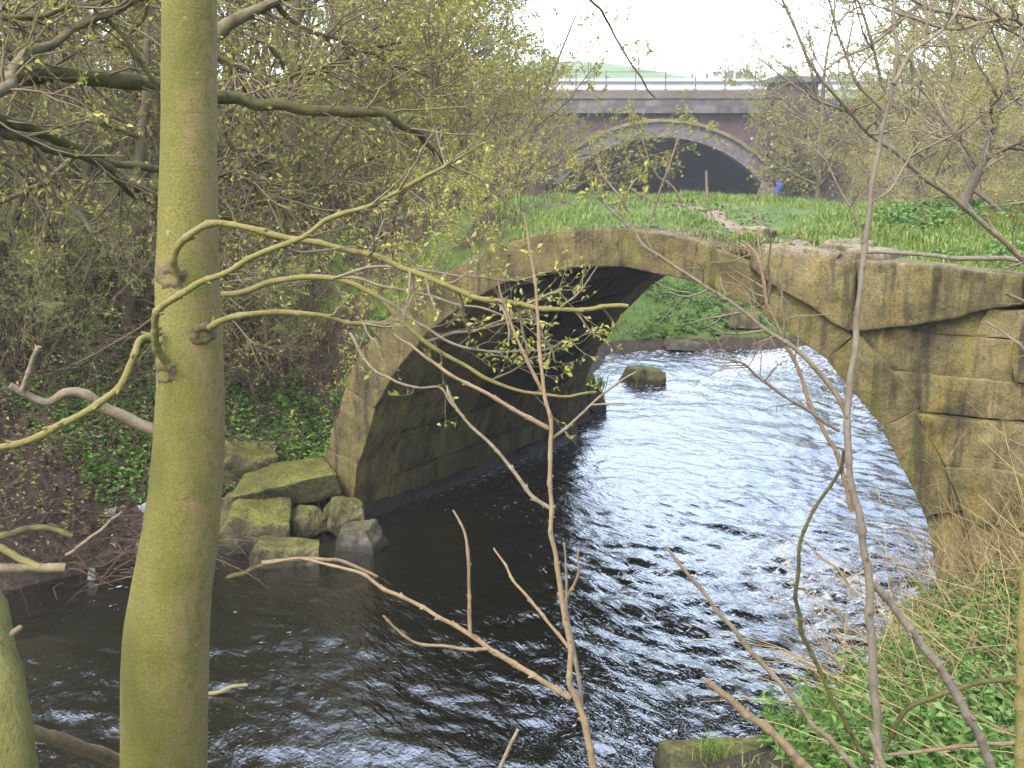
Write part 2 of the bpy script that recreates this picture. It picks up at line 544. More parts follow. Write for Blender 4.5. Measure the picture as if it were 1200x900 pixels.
    green = ramp(nt, noise(nt, v, 9, 5, .7), [(.25, (.09, .085, .03)), (.40, (.08, .135, .022)), (.58, (.135, .225, .032)), (.75, (.23, .27, .06))])
    at = nt.nodes.new('ShaderNodeAttribute')
    at.attribute_name = 'turf'
    k = math_n(nt, 'ADD', at.outputs['Fac'], math_n(nt, 'MULTIPLY', math_n(nt, 'SUBTRACT', n, .5), 1.4))
    c = mixc(nt, ramp(nt, k, [(.42, g(0)), (.58, g(1))]), soil, green)
    ap = nt.nodes.new('ShaderNodeAttribute')
    ap.attribute_name = 'path'
    grit = ramp(nt, noise(nt, v, 22, 5, .7), [(.3, (.20, .145, .10)), (.5, (.36, .28, .20)), (.7, (.52, .43, .33))])
    c = mixc(nt, ramp(nt, math_n(nt, 'ADD', ap.outputs['Fac'], math_n(nt, 'MULTIPLY', math_n(nt, 'SUBTRACT', n, .5), .9)), [(.4, g(0)), (.6, g(1))]), c, grit)
    L(nt, c, b.inputs['Base Color'])
    n1 = bump(nt, None, noise(nt, v, 6, 6, .7), .8, .08)
    bump(nt, b, noise(nt, v, 30, 5, .7), .8, .03, n1)
    M['ground'] = m
    # --- water
    m, nt, b = new_mat('peaty_river_water')
    b.inputs['Base Color'].default_value = (.012, .012, .007, 1)
    b.inputs['Roughness'].default_value = .06
    b.inputs['IOR'].default_value = 2.8
    b.inputs['Specular IOR Level'].default_value = .5
    v = coords(nt, (1, 1, 1), (0, 0, math.radians(-35)))
    vm = nt.nodes.new('ShaderNodeMapping')
    vm.inputs['Scale'].default_value = (1.0, .42, 1)
    L(nt, v, vm.inputs['Vector'])
    h1 = noise(nt, vm.outputs[0], 11, 4, .6)
    h2 = noise(nt, v, 26, 3, .6)
    n1 = bump(nt, None, h1, .6, .03)
    bump(nt, b, h2, .5, .009, n1)
    # flecks of foam drifting on the surface
    at = nt.nodes.new('ShaderNodeAttribute')
    at.attribute_name = 'foam'
    fm = nt.nodes.new('ShaderNodeMapping')
    fm.inputs['Scale'].default_value = (.55, 1.25, 1)
    fm.inputs['Rotation'].default_value = (0, 0, math.radians(-20))
    L(nt, v, fm.inputs['Vector'])
    fl = noise(nt, fm.outputs[0], 17, 5, .68)
    fk = ramp(nt, math_n(nt, 'ADD', fl, math_n(nt, 'MULTIPLY', at.outputs['Fac'], .30)), [(.725, g(0)), (.80, g(.9))])
    L(nt, mixc(nt, fk, (.007, .0068, .0035), (.58, .60, .66)), b.inputs['Base Color'])
    L(nt, mixc(nt, fk, g(.06), g(.7)), b.inputs['Roughness'])
    M['water'] = m


make_materials()


# ------------------------------------------------------------------ object helpers
def thing(name, label, cat, loc=(0, 0, 0), group=None):
    o = bpy.data.objects.new(name, None)
    COL.objects.link(o)
    o.location = loc
    tag(o, label, cat, group)
    return o


def tag(o, label, cat, group=None, kind=None):
    o['label'] = label
    o['category'] = cat
    if group:
        o['group'] = group
    if kind:
        o['kind'] = kind
    return o


def struct(o):
    o['kind'] = 'structure'
    return o


def copy_tree(root, loc, rz, scale, label, group=None):
    r = root.copy()
    COL.objects.link(r)
    r.location = loc
    r.rotation_euler = (0, 0, rz)
    r.scale = scale if hasattr(scale, '__len__') else (scale,) * 3
    r['label'] = label
    if group:
        r['group'] = group
    for ch in list(root.children):
        c = ch.copy()
        COL.objects.link(c)
        c.parent = r
    return r


# ------------------------------------------------------------------ plan of river and bridge
O3 = on_z(408, 615, 0)
R3 = on_z(1090, 750, 0)
F2 = nrm((R3 - O3)[:2])
B2 = nrm((on_z(672, 510, 0) - O3)[:2])
SPAN = 5.60
TC, ZC, RI, RE = 2.83, -.03, 2.78, 3.11
DEP = 4.34


def tsz(t, s, z):
    t = np.asarray(t, float)
    s = np.asarray(s, float)
    z = np.asarray(z, float)
    t, s, z = np.broadcast_arrays(t, s, z)
    return np.stack([O3[0] + F2[0] * t + B2[0] * s, O3[1] + F2[1] * t + B2[1] * s, z], -1)


_Mi = np.linalg.inv(np.array([[F2[0], B2[0]], [F2[1], B2[1]]]))


def to_ts(x, y):
    dx, dy = np.asarray(x) - O3[0], np.asarray(y) - O3[1]
    return _Mi[0, 0] * dx + _Mi[0, 1] * dy, _Mi[1, 0] * dx + _Mi[1, 1] * dy


A_near_r = tsz(SPAN + .02, 0, 0)[:2]
A_far_r = tsz(SPAN + .02, DEP, 0)[:2]
A_near_l = tsz(0, 0, 0)[:2]
A_far_l = tsz(0, DEP, 0)[:2]
# river outline: x, y, bank slope outside, cap height
RIV = [
    (A_near_r[0], A_near_r[1], .75, 2.2), (3.02, 7.05, .85, 2.3), (2.55, 6.3, .75, 2.3), (2.05, 5.85, .60, 2.2), (1.55, 5.5, .42, 2.0), (.9, 5.2, .36, 1.85), (-.4, 4.95, .36, 1.85),
    (-2.2, 4.6, .36, 1.85), (-4.5, 3.9, .36, 1.9), (-8, 2.4, .4, 1.9), (-15, -1.5, .4, 1.9), (-40, -14, .4, 2),
    (-40, -8, .6, 3), (-15, 3.2, .7, 3.0), (-8, 6.2, .8, 3.0), (-5.4, 7.3, .8, 3.0), (-4.3, 7.95, .9, 2.9), (-3.5, 8.65, .85, 2.9), (-2.75, 8.95, .7, 2.9), (-2.1, 9.3, .6, 2.9),
    (A_near_l[0], A_near_l[1], .7, 2.9), (A_far_l[0], A_far_l[1], .6, 2.9), (1.15, 15, .5, 2.7), (1.5, 17.5, .35, 2.6), (1.9, 19.3, .33, 2.6), (3.2, 19.9, .33, 2.6), (5.3, 19.9, .35, 2.5), (8.5, 21, .4, 2.5), (14, 26, .4, 2.5), (26, 36, .5, 2.5),
    (34, 30, .5, 2.5), (20, 20, .6, 2.6), (12, 15.5, .7, 2.7), (8.2, 12.2, .8, 2.8), (A_far_r[0], A_far_r[1], .8, 2.8),
]
RIV = np.array(RIV)


def river_dist(x, y):
    """signed distance (+ outside), slope, cap"""
    shp = np.shape(x)
    p = np.stack([np.ravel(x), np.ravel(y)], -1)
    best = np.full(len(p), 1e9)
    sl = np.zeros(len(p))
    cp = np.zeros(len(p))
    inside = np.zeros(len(p), bool)
    n = len(RIV)
    for i in range(n):
        a, b = RIV[i], RIV[(i + 1) % n]
        e = b[:2] - a[:2]
        t = np.clip(((p - a[:2]) @ e) / (e @ e), 0, 1)
        d = np.linalg.norm(p - (a[:2] + t[:, None] * e), axis=1)
        k = d < best
        best = np.where(k, d, best)
        sl = np.where(k, a[2] + (b[2] - a[2]) * t, sl)
        cp = np.where(k, a[3] + (b[3] - a[3]) * t, cp)
        if a[1] != b[1]:
            c = ((a[1] > p[:, 1]) != (b[1] > p[:, 1])) & (p[:, 0] < (b[0] - a[0]) * (p[:, 1] - a[1]) / (b[1] - a[1]) + a[0])
            inside ^= c
    d = np.where(inside, -best, best)
    return d.reshape(shp), sl.reshape(shp), cp.reshape(shp)


def z_front(t):
    t = np.asarray(t, float)
    left = ZC + np.sqrt(np.maximum(RE ** 2 - (t - TC) ** 2, .04))
    left = np.where(t < .05, 1.2 + 1.4 * (t - .05), left)
    right = 3.05 - .24 * np.clip((t - TC - .3) / 2.4, 0, 1)
    return np.where(t < TC, np.minimum(left, 3.05), right)


def z_deck(t, s):
    t = np.asarray(t, float)
    s = np.asarray(s, float)
    zf = z_front(t)
    back = 3.20 + .06 * np.sin(t * .9 + 1) - .25 * smooth(0, -6, t)
    k = np.where(t < TC, smooth(-.1, 2.2, s) * .9 + .1 * smooth(0, 4.2, s), smooth(.2, 4.2, s))
    return zf + (np.maximum(back, zf) - zf) * k


VY = 52.0            # viaduct face
VX0 = at_y(655, 220, VY)[0]
VX1 = at_y(895, 220, VY)[0]
V_GROUND = 2.35


def ground_z(x, y):
    x = np.asarray(x, float)
    y = np.asarray(y, float)
    d, sl, cp = river_dist(x, y)
    dd = np.maximum(d, 0)
    rise = sl * dd
    z = cp * (1 - np.exp(-rise / cp * 1.25))
    z = np.where(d < 0, np.maximum(-.6, 1.1 * d), z + .06 * smooth(0, .15, dd))
    nz = fbm(xy3(x, y) * .55, 3, 4) * .16 + fbm(xy3(x, y) * 2.2, 7, 3) * .055
    z = z + nz * smooth(.05, 1.2, d)
    # field settles to a level behind the banks
    # left hillside, rising behind the wood
    z = z + smooth(4, 22, -x + (y - 10) * .05) * 3.2 * smooth(9, 16, y) * smooth(40, 25, y)
    # right: the bank climbs under the trees
    z = z + smooth(9, 26, x - (y - 14) * .25) * 2.6 * smooth(9, 15, y) * smooth(.5, 6, d)
    # masonry backfill and the approaches of the stone bridge
    t, s = to_ts(x, y)
    zd = z_deck(t, s)
    infoot = smooth(.30, .42, s) * smooth(DEP + 1.2, DEP - .1, s)
    left = (t < -.3)
    apprL = infoot * smooth(-6.5, -2.0, t) * left
    zl = z + (np.maximum(zd, z) - z) * apprL
    front = smooth(-1.6, .3, s) * (s <= .42) * left * smooth(-4.5, -.3, t)
    zl = np.maximum(zl, z + (np.maximum(z_deck(t, np.maximum(s, 0)) - .05, z) - z) * front)
    z = np.where(left, np.maximum(z, zl), z)
    right = (t > SPAN + .28)
    infR = smooth(.25, .33, s) * smooth(DEP + 5, DEP + .3, s)
    z = np.where(right, z + (zd - z) * infR, z)
    # field before the viaduct, road embankment, hill beyond
    far = smooth(26, 40, y)
    z = z + (V_GROUND + .1 * fbm(xy3(x, y) * .2, 9, 2) - z) * far * smooth(2, 8, d)
    top = 7.1
    xm = (VX0 + VX1) / 2
    half = (VX1 - VX0) / 2
    ax = np.abs(x - xm)
    emb = np.clip((y - (VY + .6) + 9.5 * smooth(half + 1.5, half + 14, ax)) / 11.0, 0, 1)
    tunnel = smooth(half + 1.2, half + .6, ax) * smooth(VY + 26, VY + 22, y)
    z = np.where(y > 36, z + (np.maximum(top, z) - z) * smooth(0, 1, emb) * (1 - tunnel), z)
    hill = smooth(74, 190, y) * 11.6 * (1 + .10 * np.sin(x * .05 + 2) + .06 * np.sin(x * .13)) * (1 + .25 * np.sin(x * .03 + 1)) + smooth(20, 120, np.abs(x - 10)) * 3 * smooth(60, 120, y)
    z = z + hill
    return z


def gz(x, y):
    return float(ground_z(np.array([x]), np.array([y]))[0])


def graded(spec):
    """[(start, stop, step), ...] joined"""
    out = []
    for a, b, s in spec:
        out.append(np.arange(a, b - 1e-6, s))
    out.append([spec[-1][1]])
    return np.concatenate(out)


def grid_mesh(mb, V):
    n, m = V.shape[:2]
    idx = np.arange(n * m).reshape(n, m)
    F = np.stack([idx[:-1, :-1], idx[1:, :-1], idx[1:, 1:], idx[:-1, 1:]], -1).reshape(-1, 4)
    mb.add(V, F)


def float_attr(o, name, vals):
    a = o.data.attributes.new(name, 'FLOAT', 'POINT')
    a.data.foreach_set('value', np.asarray(vals, np.float32).ravel())


def turf_amount(x, y, z):
    d, _, _ = river_dist(x, y)
    t, s = to_ts(x, y)
    a = smooth(.4, 1.6, d) * .95
    a = np.where((y > 16) & (x < 9), np.maximum(a, smooth(.05, .5, d) * .8), a)
    # bare, dead brush on the left bank
    brush = smooth(-1.9, -3.0, x) * smooth(22, 14, y) * (y > 5.5)
    a = a * (1 - .95 * brush)
    a = np.where((t > -3.2) & (t < -.2) & (s > -1.5) & (s < 5), np.maximum(a * .6, .42), a)
    a = a * (1 - .5 * smooth(7, 10, x) * smooth(11, 15, y) * smooth(45, 30, y))
    hw = np.abs(x - (VX0 + VX1) / 2)
    a = a * (1 - .92 * smooth(6, 9, hw) * smooth(30, 40, y)) * (1 - .9 * smooth(-1.5, -4, x) * smooth(13, 17, y) * smooth(60, 50, y))
    a = a * (1 - .85 * smooth(5.5, 8.5, x) * smooth(15, 19, y))
    a = np.where(y > 75, .9, a)
    a = np.where(y < 6.2, a * .8, a)
    return a


def build_ground():
    gx = graded([(-170, -50, 8), (-50, -12, 1.6), (-12, -7, .4), (-7, 9, .13), (9, 16, .4), (16, 50, 1.6), (50, 170, 8)])
    gy = graded([(-14, -1, 1), (-1, 4, .25), (4, 15.5, .13), (15.5, 24, .25), (24, 50, .9), (50, 90, 1.2), (90, 260, 6)])
    X, Y = np.meshgrid(gx, gy, indexing='ij')
    Z = ground_z(X, Y)
    mb = MB()
    grid_mesh(mb, np.stack([X, Y, Z], -1))
    o = struct(mb.build('ground', M['ground']))
    float_attr(o, 'turf', turf_amount(X, Y, Z))
    return o


build_ground()


# ------------------------------------------------------------------ water
def ripple(x, y):
    ang = math.atan2(B2[1], B2[0])
    u = x * math.cos(ang) + y * math.sin(ang)         # along the flow
    w = -x * math.sin(ang) + y * math.cos(ang)        # across
    t, s = to_ts(x, y)
    rough = .42 + .75 * smooth(1.6, 3.2, t) * smooth(-3.5, -1.0, s) + .25 * smooth(-1.5, -4.5, s) + .45 * smooth(4, 8, s)
    q = lambda fu, fw_, sd: vnoise(np.stack([u * fu + .6 * vnoise(xy3(u * .8, w * .8), sd + 50), w * fw_ + .6 * vnoise(xy3(u * .8, w * .8), sd + 60), 0 * u + sd], -1), sd)
    z = .022 * q(.55, 1.1, 1) + .018 * q(1.7, 1.1, 2) + .015 * q(3.6, 2.2, 3) + .0150 * q(8.5, 5.5, 4) + .0078 * q(16, 11, 5)
    return z * rough, rough


def build_water():
    gx = graded([(-42, -14, 2), (-14, -6, .3), (-6, 7, .032), (7, 12, .3), (12, 36, 2)])
    gy = graded([(-16, 0, 2), (0, 4.2, .3), (4.2, 13, .032), (13, 21, .09), (21, 38, 2)])
    X, Y = np.meshgrid(gx, gy, indexing='ij')
    Z, rg = ripple(X, Y)
    mb = MB()
    grid_mesh(mb, np.stack([X, Y, Z], -1))
    o = struct(mb.build('water', M['water']))
    t, s = to_ts(X, Y)
    edge = smooth(.55, .05, np.abs(t)) * smooth(-1, 0, s) * .3
    foam = .15 + .35 * smooth(4, 7.5, s) + .25 * smooth(2.0, 3.5, t) * smooth(-4, -1, s) + .28 * smooth(-1.0, -3.0, t) + edge
    patch = vnoise(xy3(X * .6, Y * .6), 77)
    float_attr(o, 'foam', foam + .3 * patch)


build_water()


# ------------------------------------------------------------------ stone bridge
def build_bridge():
    rng = np.random.default_rng(4)
    root = thing('stone_bridge', 'old mossy sandstone arch bridge over the river, worn and without parapets', 'bridge', tuple(tsz(TC, 0, 0)))
    org = np.array(tsz(TC, 0, 0))

    def ringpt(r, a, s):        # a: 0 = left springing, pi = right
        return tsz(TC - r * np.cos(a), s, ZC + r * np.sin(a))

    def corners_ring(r0, r1, a0, a1, s0, s1):
        c = np.zeros((2, 2, 2, 3))
        for i, r in enumerate((r0, r1)):
            for j, a in enumerate((a0, a1)):
                for k, s in enumerate((s0, s1)):
                    c[i, j, k] = ringpt(r, a, s)
        return c
    # front arch ring of voussoirs
    mb = MB()
    edges = [-.16]
    while edges[-1] < PI + .1:
        edges.append(edges[-1] + rng.uniform(.15, .23) * (1.25 if edges[-1] > 2 else 1.0))
    for i in range(len(edges) - 1):
        a0, a1 = edges[i] - .0004, edges[i + 1] + .0004
        am = (a0 + a1) / 2
        s0 = rng.uniform(-.02, .03) - (.05 if am > 2.25 else 0)
        ri = RI + rng.uniform(-.012, .012)
        re = RE + rng.uniform(-.02, .05) - (.05 if am > 1.9 else 0) + (.05 if am < .8 else 0)
        rough_block(mb, corners_ring(ri, re, a0, a1, s0, .55), rng, (6, 6, 5), .014, .016, i, freq=5)
    mb.build('arch_ring', M['ring'], root, origin=org)
    # far ring
    mb = MB()
    e = np.linspace(-.12, PI + .12, 18)
    for i in range(17):
        rough_block(mb, corners_ring(RI, RE, e[i] + .003, e[i + 1] - .003, DEP - .5, DEP + rng.uniform(0, .03)), rng, (3, 3, 3), .022, .01, 40 + i, freq=4)
    mb.build('far_arch_ring', M['ring'], root, origin=org)
    # barrel vault in long stones
    mb = MB()
    e = [-.2]
    while e[-1] < PI + .15:
        e.append(e[-1] + rng.uniform(.15, .20))
    for i in range(len(e) - 1):
        ss = [.552]
        while ss[-1] < DEP - .9:
            ss.append(min(ss[-1] + rng.uniform(.7, 1.5), DEP - .502))
        if ss[-1] < DEP - .502:
            ss.append(DEP - .502)
        for k in range(len(ss) - 1):
            r = RI + rng.uniform(-.018, .022)
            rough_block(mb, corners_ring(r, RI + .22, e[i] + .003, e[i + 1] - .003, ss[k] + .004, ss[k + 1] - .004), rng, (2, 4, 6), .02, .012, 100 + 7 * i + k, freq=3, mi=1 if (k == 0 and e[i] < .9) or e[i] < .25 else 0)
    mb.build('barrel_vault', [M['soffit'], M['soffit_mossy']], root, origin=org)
    # footings below the springing, along both sides of the water
    for side in (0, 1):
        mb = MB()
        ss = -.02
        k = 0
        while ss < DEP:
            s1 = min(ss + rng.uniform(.8, 1.5), DEP + .02)
            t0, t1 = ((-.42, .05) if side == 0 else (SPAN + .02, SPAN + .5))
            j = rng.uniform(-.03, .06)
            t0 += j
            t1 += j
            c = np.zeros((2, 2, 2, 3))
            for a, t in enumerate((t0, t1)):
                for b, s in enumerate((ss + .005, s1 - .005)):
                    for d, z in enumerate((-.6, .14 + rng.uniform(-.05, .05))):
                        c[a, b, d] = tsz(t, s, z)
            rough_block(mb, c, rng, (3, 5, 3), .04, .025, 300 + k + 20 * side, freq=4)
            ss = s1
            k += 1
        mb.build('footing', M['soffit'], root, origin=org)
    # spandrel wall to the right of the crown: rough courses
    rng = np.random.default_rng(31)
    mb = MB()
    courses = [-.5, .12, .60, 1.02, 1.42, 1.78, 2.06, 2.36, 2.60]
    for ci in range(len(courses) - 1):
        z0, z1 = courses[ci], courses[ci + 1]
        re = RE - .055
        f = lambda z: TC + math.sqrt(max(re ** 2 - max(z - ZC, 0) ** 2, .01))
        tb, tt = f(z0), f(z1)
        if z1 - ZC > re:
            continue
        t = None
        tend = 11.0
        k = 0
        proud = .0 if ci > 4 else -.05
        while True:
            w = rng.uniform(.45, 1.15)
            l0 = (tb, tt) if t is None else (t, t)
            r1 = max(l0) + w if t is None else t + w
            if r1 > tend:
                r1 = tend
            lean = rng.uniform(-.02, .02)
            c = np.zeros((2, 2, 2, 3))
            dz0, dz1 = (rng.uniform(-.012, .012) for _ in range(2))
            s0 = proud + rng.uniform(-.045, .045)
            for b, s in enumerate((s0, .36)):
                c[0, b, 0] = tsz(l0[0] - .002, s, z0 - .002 + dz0 * .2)
                c[0, b, 1] = tsz(l0[1] - .002 + (0 if t is None else lean), s, z1 + .001 + dz1 * .2)
                c[1, b, 0] = tsz(r1 + .002, s, z0 - .002)
                c[1, b, 1] = tsz(r1 + .002, s, z1 + .001)
            rough_block(mb, c, rng, (14, 4, 9), .013, .032, 500 + 10 * ci + k, freq=2.6)
            t = r1
            k += 1
            if r1 >= tend:
                break
    mb.build('spandrel_wall', M['stone'], root, origin=org)
    # capping course, long broken slabs following the top
    mb = MB()
    ts = [3.98, 4.78, 5.9, 6.9, 8.3, 9.6, 11.0]
    for k in range(len(ts) - 1):
        c = np.zeros((2, 2, 2, 3))
        s0 = rng.uniform(-.06, -.02)
        for a, t in enumerate((ts[k] + .006, ts[k + 1] - .006)):
            zt = float(z_front(t)) + rng.uniform(-.02, .02)
            re = RE - .055
            zb = 2.61
            if t < 4.85:
                zb = ZC + math.sqrt(re ** 2 - (t - TC) ** 2) + .0
                zb = min(zb, zt - .08)
            for b, s in enumerate((s0, .42)):
                c[a, b, 0] = tsz(t, s, zb)
                c[a, b, 1] = tsz(t, s, zt)
        rough_block(mb, c, rng, (9, 5, 5), .03, .024, 800 + k, freq=3)
    mb.build('capping_course', M['stone'], root, origin=org)
    # back face and left wing
    for (t0, t1, z0, z1, sd) in ((-2.6, -.32, -.3, 1.1, 1), (5.95, 11, -.3, 1.5, 2), (5.6, 11, 1.5, 2.75, 3), (-2.6, .2, 1.1, 2.5, 4)):
        mb = MB()
        c = np.zeros((2, 2, 2, 3))
        for a, t in enumerate((t0, t1)):
            for b, s in enumerate((DEP - .35, DEP)):
                for d, z in enumerate((z0, z1)):
                    c[a, b, d] = tsz(t, s, z)
        rough_block(mb, c, rng, (10, 3, 6), .04, .03, 900 + sd, freq=3)
        mb.build('back_wall', M['stone'], root, origin=org)
    # bare pale slab exposed on the edge of the deck
    for (t0, t1, s0, s1, h, sd) in ((4.05, 4.62, -.02, .34, .0, 1), (4.66, 4.95, .05, .5, .05, 2), (5.9, 7.2, -.03, .18, .0, 3), (4.3, 4.62, .62, 1.0, .02, 4), (3.35, 3.62, 1.25, 1.5, .0, 5)):
        mb = MB()
        c = np.zeros((2, 2, 2, 3))
        for a, t in enumerate((t0, t1)):
            for b, s in enumerate((s0, s1)):
                zt = float(z_front(t)) + .03
                c[a, b, 0] = tsz(t, s, zt - .10)
                c[a, b, 1] = tsz(t + rng.uniform(-.08, .08), s + rng.uniform(-.06, .06), zt + .015 + h * rng.uniform(.6, 1.2) + rng.uniform(-.03, .02))
        rough_block(mb, c, rng, (6, 5, 3), .03, .028, 950 + sd, freq=6)
        mb.build('deck_slab', M['pale_stone'], root, origin=org)
    return root


build_bridge()


def path_mask(t, s):
    """worn track crossing the deck from the near right edge to the far left"""
    c = 4.6 - .83 * s + .14 * np.sin(s * 2.2)
    return smooth(.34, .08, np.abs(t - c)) * smooth(.3, .7, s) * smooth(3.9, 2.8, s)


def deck_z(t, s):
    t, s = np.asarray(t, float), np.asarray(s, float)
    z = z_deck(t, s)
    k = smooth(-.5, -.8, t) + smooth(6.0, 6.3, t)
    on = z + .04 * fbm(np.stack([t, s, 0 * t], -1) * 2.5, 21, 3) - .04 - .05 * path_mask(t, s) - .06 * smooth(.5, .1, s)
    return on * (1 - k) + z * k


def build_turf():
    ts = np.arange(-.75, 6.35, .07)
    ss = np.arange(.10, DEP - .04, .07)
    T, S = np.meshgrid(ts, ss, indexing='ij')
    Z = deck_z(T, S)
    V = tsz(T, S, Z)
    # skirt
    mb = MB()
    grid_mesh(mb, V)
    o = struct(mb.build('bridge_deck_ground', M['ground']))
    pm = path_mask(T, S)
    float_attr(o, 'path', pm)
    float_attr(o, 'turf', (.90 - .45 * smooth(1.6, .4, T)) * (1 - pm) - .6 * smooth(.35, .12, S) + .25 * vnoise(np.stack([T, S, 0 * T], -1) * 1.8, 51))


build_turf()




# ------------------------------------------------------------------ rocks
ROCKS = []


def rock(name, label, px, py, w_px, h_px, yd, mat, seed, tilt=(0, 0, 0), depth=None, z=None, taper=.75, group='boulders by the water', sq=.5):
    """a rough block whose silhouette covers w_px x h_px around (px, py) at depth yd"""
    rng = np.random.default_rng(seed)
    c = at_y(px, py, yd)
    k = np.linalg.norm(c - CAM) / F_PX
    w, h = w_px * k, h_px * k
    d = depth if depth else w * .8
    cor = np.zeros((2, 2, 2, 3))
    for i in (0, 1):
        for j in (0, 1):
            for l in (0, 1):
                tp = taper if l else 1.0
                cor[i, j, l] = [(i - .5) * w * tp + rng.uniform(-.09, .09) * w, (j - .5) * d * tp + rng.uniform(-.1, .1) * d, (l - .5) * h + rng.uniform(-.12, .12) * h]
    rx, ry, rz = tilt
    cx, sx, cy, sy, cz, sz = math.cos(rx), math.sin(rx), math.cos(ry), math.sin(ry), math.cos(rz), math.sin(rz)
    Rm = np.array([[cz, -sz, 0], [sz, cz, 0], [0, 0, 1]]) @ np.array([[cy, 0, sy], [0, 1, 0], [-sy, 0, cy]]) @ np.array([[1, 0, 0], [0, cx, -sx], [0, sx, cx]])
    cor = cor @ Rm.T
    mb = MB()
    rough_block(mb, cor, rng, (18, 18, 14), min(w, h, d) * .07, min(w, h) * .11, seed, freq=2.4 / max(w, .2))
    o = mb.build(name, mat)
    o.location = c
    tag(o, label, 'rock', group)
    return o


rock('boulder', 'mossy angular boulder high on the left bank beside the trunk', 291, 545, 66, 46, 9.75, M['rock'], 3, (0.1, .25, .4))
rock('stone_slab', 'long tilted mossy slab leaning against the foot of the arch', 334, 568, 120, 34, 9.45, M['rock'], 5, (.2, -.10, .25), depth=.55, taper=.85)
rock('boulder', 'biggest mossy boulder with a sloping top at the water edge', 303, 614, 100, 56, 9.05, M['rock'], 8, (.25, .18, .2), depth=.8)
rock('boulder', 'small pale wedge of stone between the big boulder and the arch foot', 356, 612, 42, 28, 9.2, M['pale_rock'], 11, (.1, -.25, .7))
rock('boulder', 'squarish olive block under the left foot of the arch', 401, 604, 46, 40, 9.3, M['pale_rock'], 14, (.1, .15, .3))
rock('boulder', 'dark pointed stone standing in the water before the arch', 424, 632, 60, 32, 8.9, M['grey_rock'], 17, (.15, -.12, -.3), taper=.6)
rock('boulder', 'low log shaped mossy stone lying in the shallows', 338, 648, 80, 30, 8.55, M['pale_rock'], 20, (.1, .1, .15), depth=.3, taper=.8)
rock('boulder', 'lone rock in midstream beyond the arch', 756, 445, 50, 26, 16.6, M['pale_rock'], 23, (.1, .12, .35), taper=.7)
rock('boulder', 'low grey rock with a grass tuft at the far corner of the arch', 691, 466, 34, 24, 14.6, M['grey_rock'], 26, (0, .1, .2))
rock('boulder', 'broad flat stone at the bottom edge of the water, flecked with lichen', 858, 920, 150, 54, 5.2, M['pale_rock'], 29, (.1, -.06, .15), depth=.6, taper=.8)
rock('boulder', 'brown rock half hidden by nettles beside the right water edge', 1092, 745, 62, 80, 6.75, M['rock'], 32, (.1, .1, .5))
rock('boulder', 'dark block lodged in the back left of the boulder pile', 262, 572, 44, 52, 9.6, M['rock'], 35, (.2, .1, .1))
rock('boulder', 'long grey stones edging the far bank under the trees', 800, 403, 50, 10, 20.0, M['grey_rock'], 38, (.0, .1, .1))
rock('boulder', 'pale rock on the far bank right of the grassy slope', 866, 372, 44, 18, 20.8, M['pale_rock'], 41, (.0, .1, .1))


# ------------------------------------------------------------------ tree grower
def grow_level(rng, S, D, Ln, R0, P, wob, up, tip=.25):
    """S,D (N,3), Ln,R0 (N) -> polylines (N,P,3), radii (N,P)"""
    N = len(S)
    pts = np.empty((N, P, 3))
    pts[:, 0] = S
    d = nrm(D)
    st = (Ln / (P - 1))[:, None]
    for i in range(1, P):
        d = nrm(d + rng.normal(size=(N, 3)) * wob + np.array([0, 0, up]))
        pts[:, i] = pts[:, i - 1] + d * st
    rad = R0[:, None] * (1 - (1 - tip) * np.linspace(0, 1, P)[None])
    return pts, rad


def sprout(rng, pts, rad, per, t0, ang, lenf, radf, jitter=.3, parent_len=None):
    """children from polylines"""
    N, P, _ = pts.shape
    k = np.repeat(np.arange(N), per)
    n = len(k)
    t = rng.uniform(t0, 1.0, n) * (P - 1) * .999
    i = t.astype(int)
    f = (t - i)[:, None]
    S = pts[k, i] * (1 - f) + pts[k, i + 1] * f
    T = nrm(pts[k, i + 1] - pts[k, i])
    per_ = nrm(np.cross(T, rng.normal(size=(n, 3))))
    a = ang + rng.normal(size=n) * .22
    D = T * np.cos(a)[:, None] + per_ * np.sin(a)[:, None]
    pl = np.linalg.norm(np.diff(pts, axis=1), axis=2).sum(1)[k]
    Ln = pl * lenf * (1.15 - .6 * t / (P - 1)) * rng.uniform(1 - jitter, 1 + jitter, n)
    R = (rad[k, i] * (1 - f[:, 0]) + rad[k, i + 1] * f[:, 0]) * radf
    return S, D, Ln, R


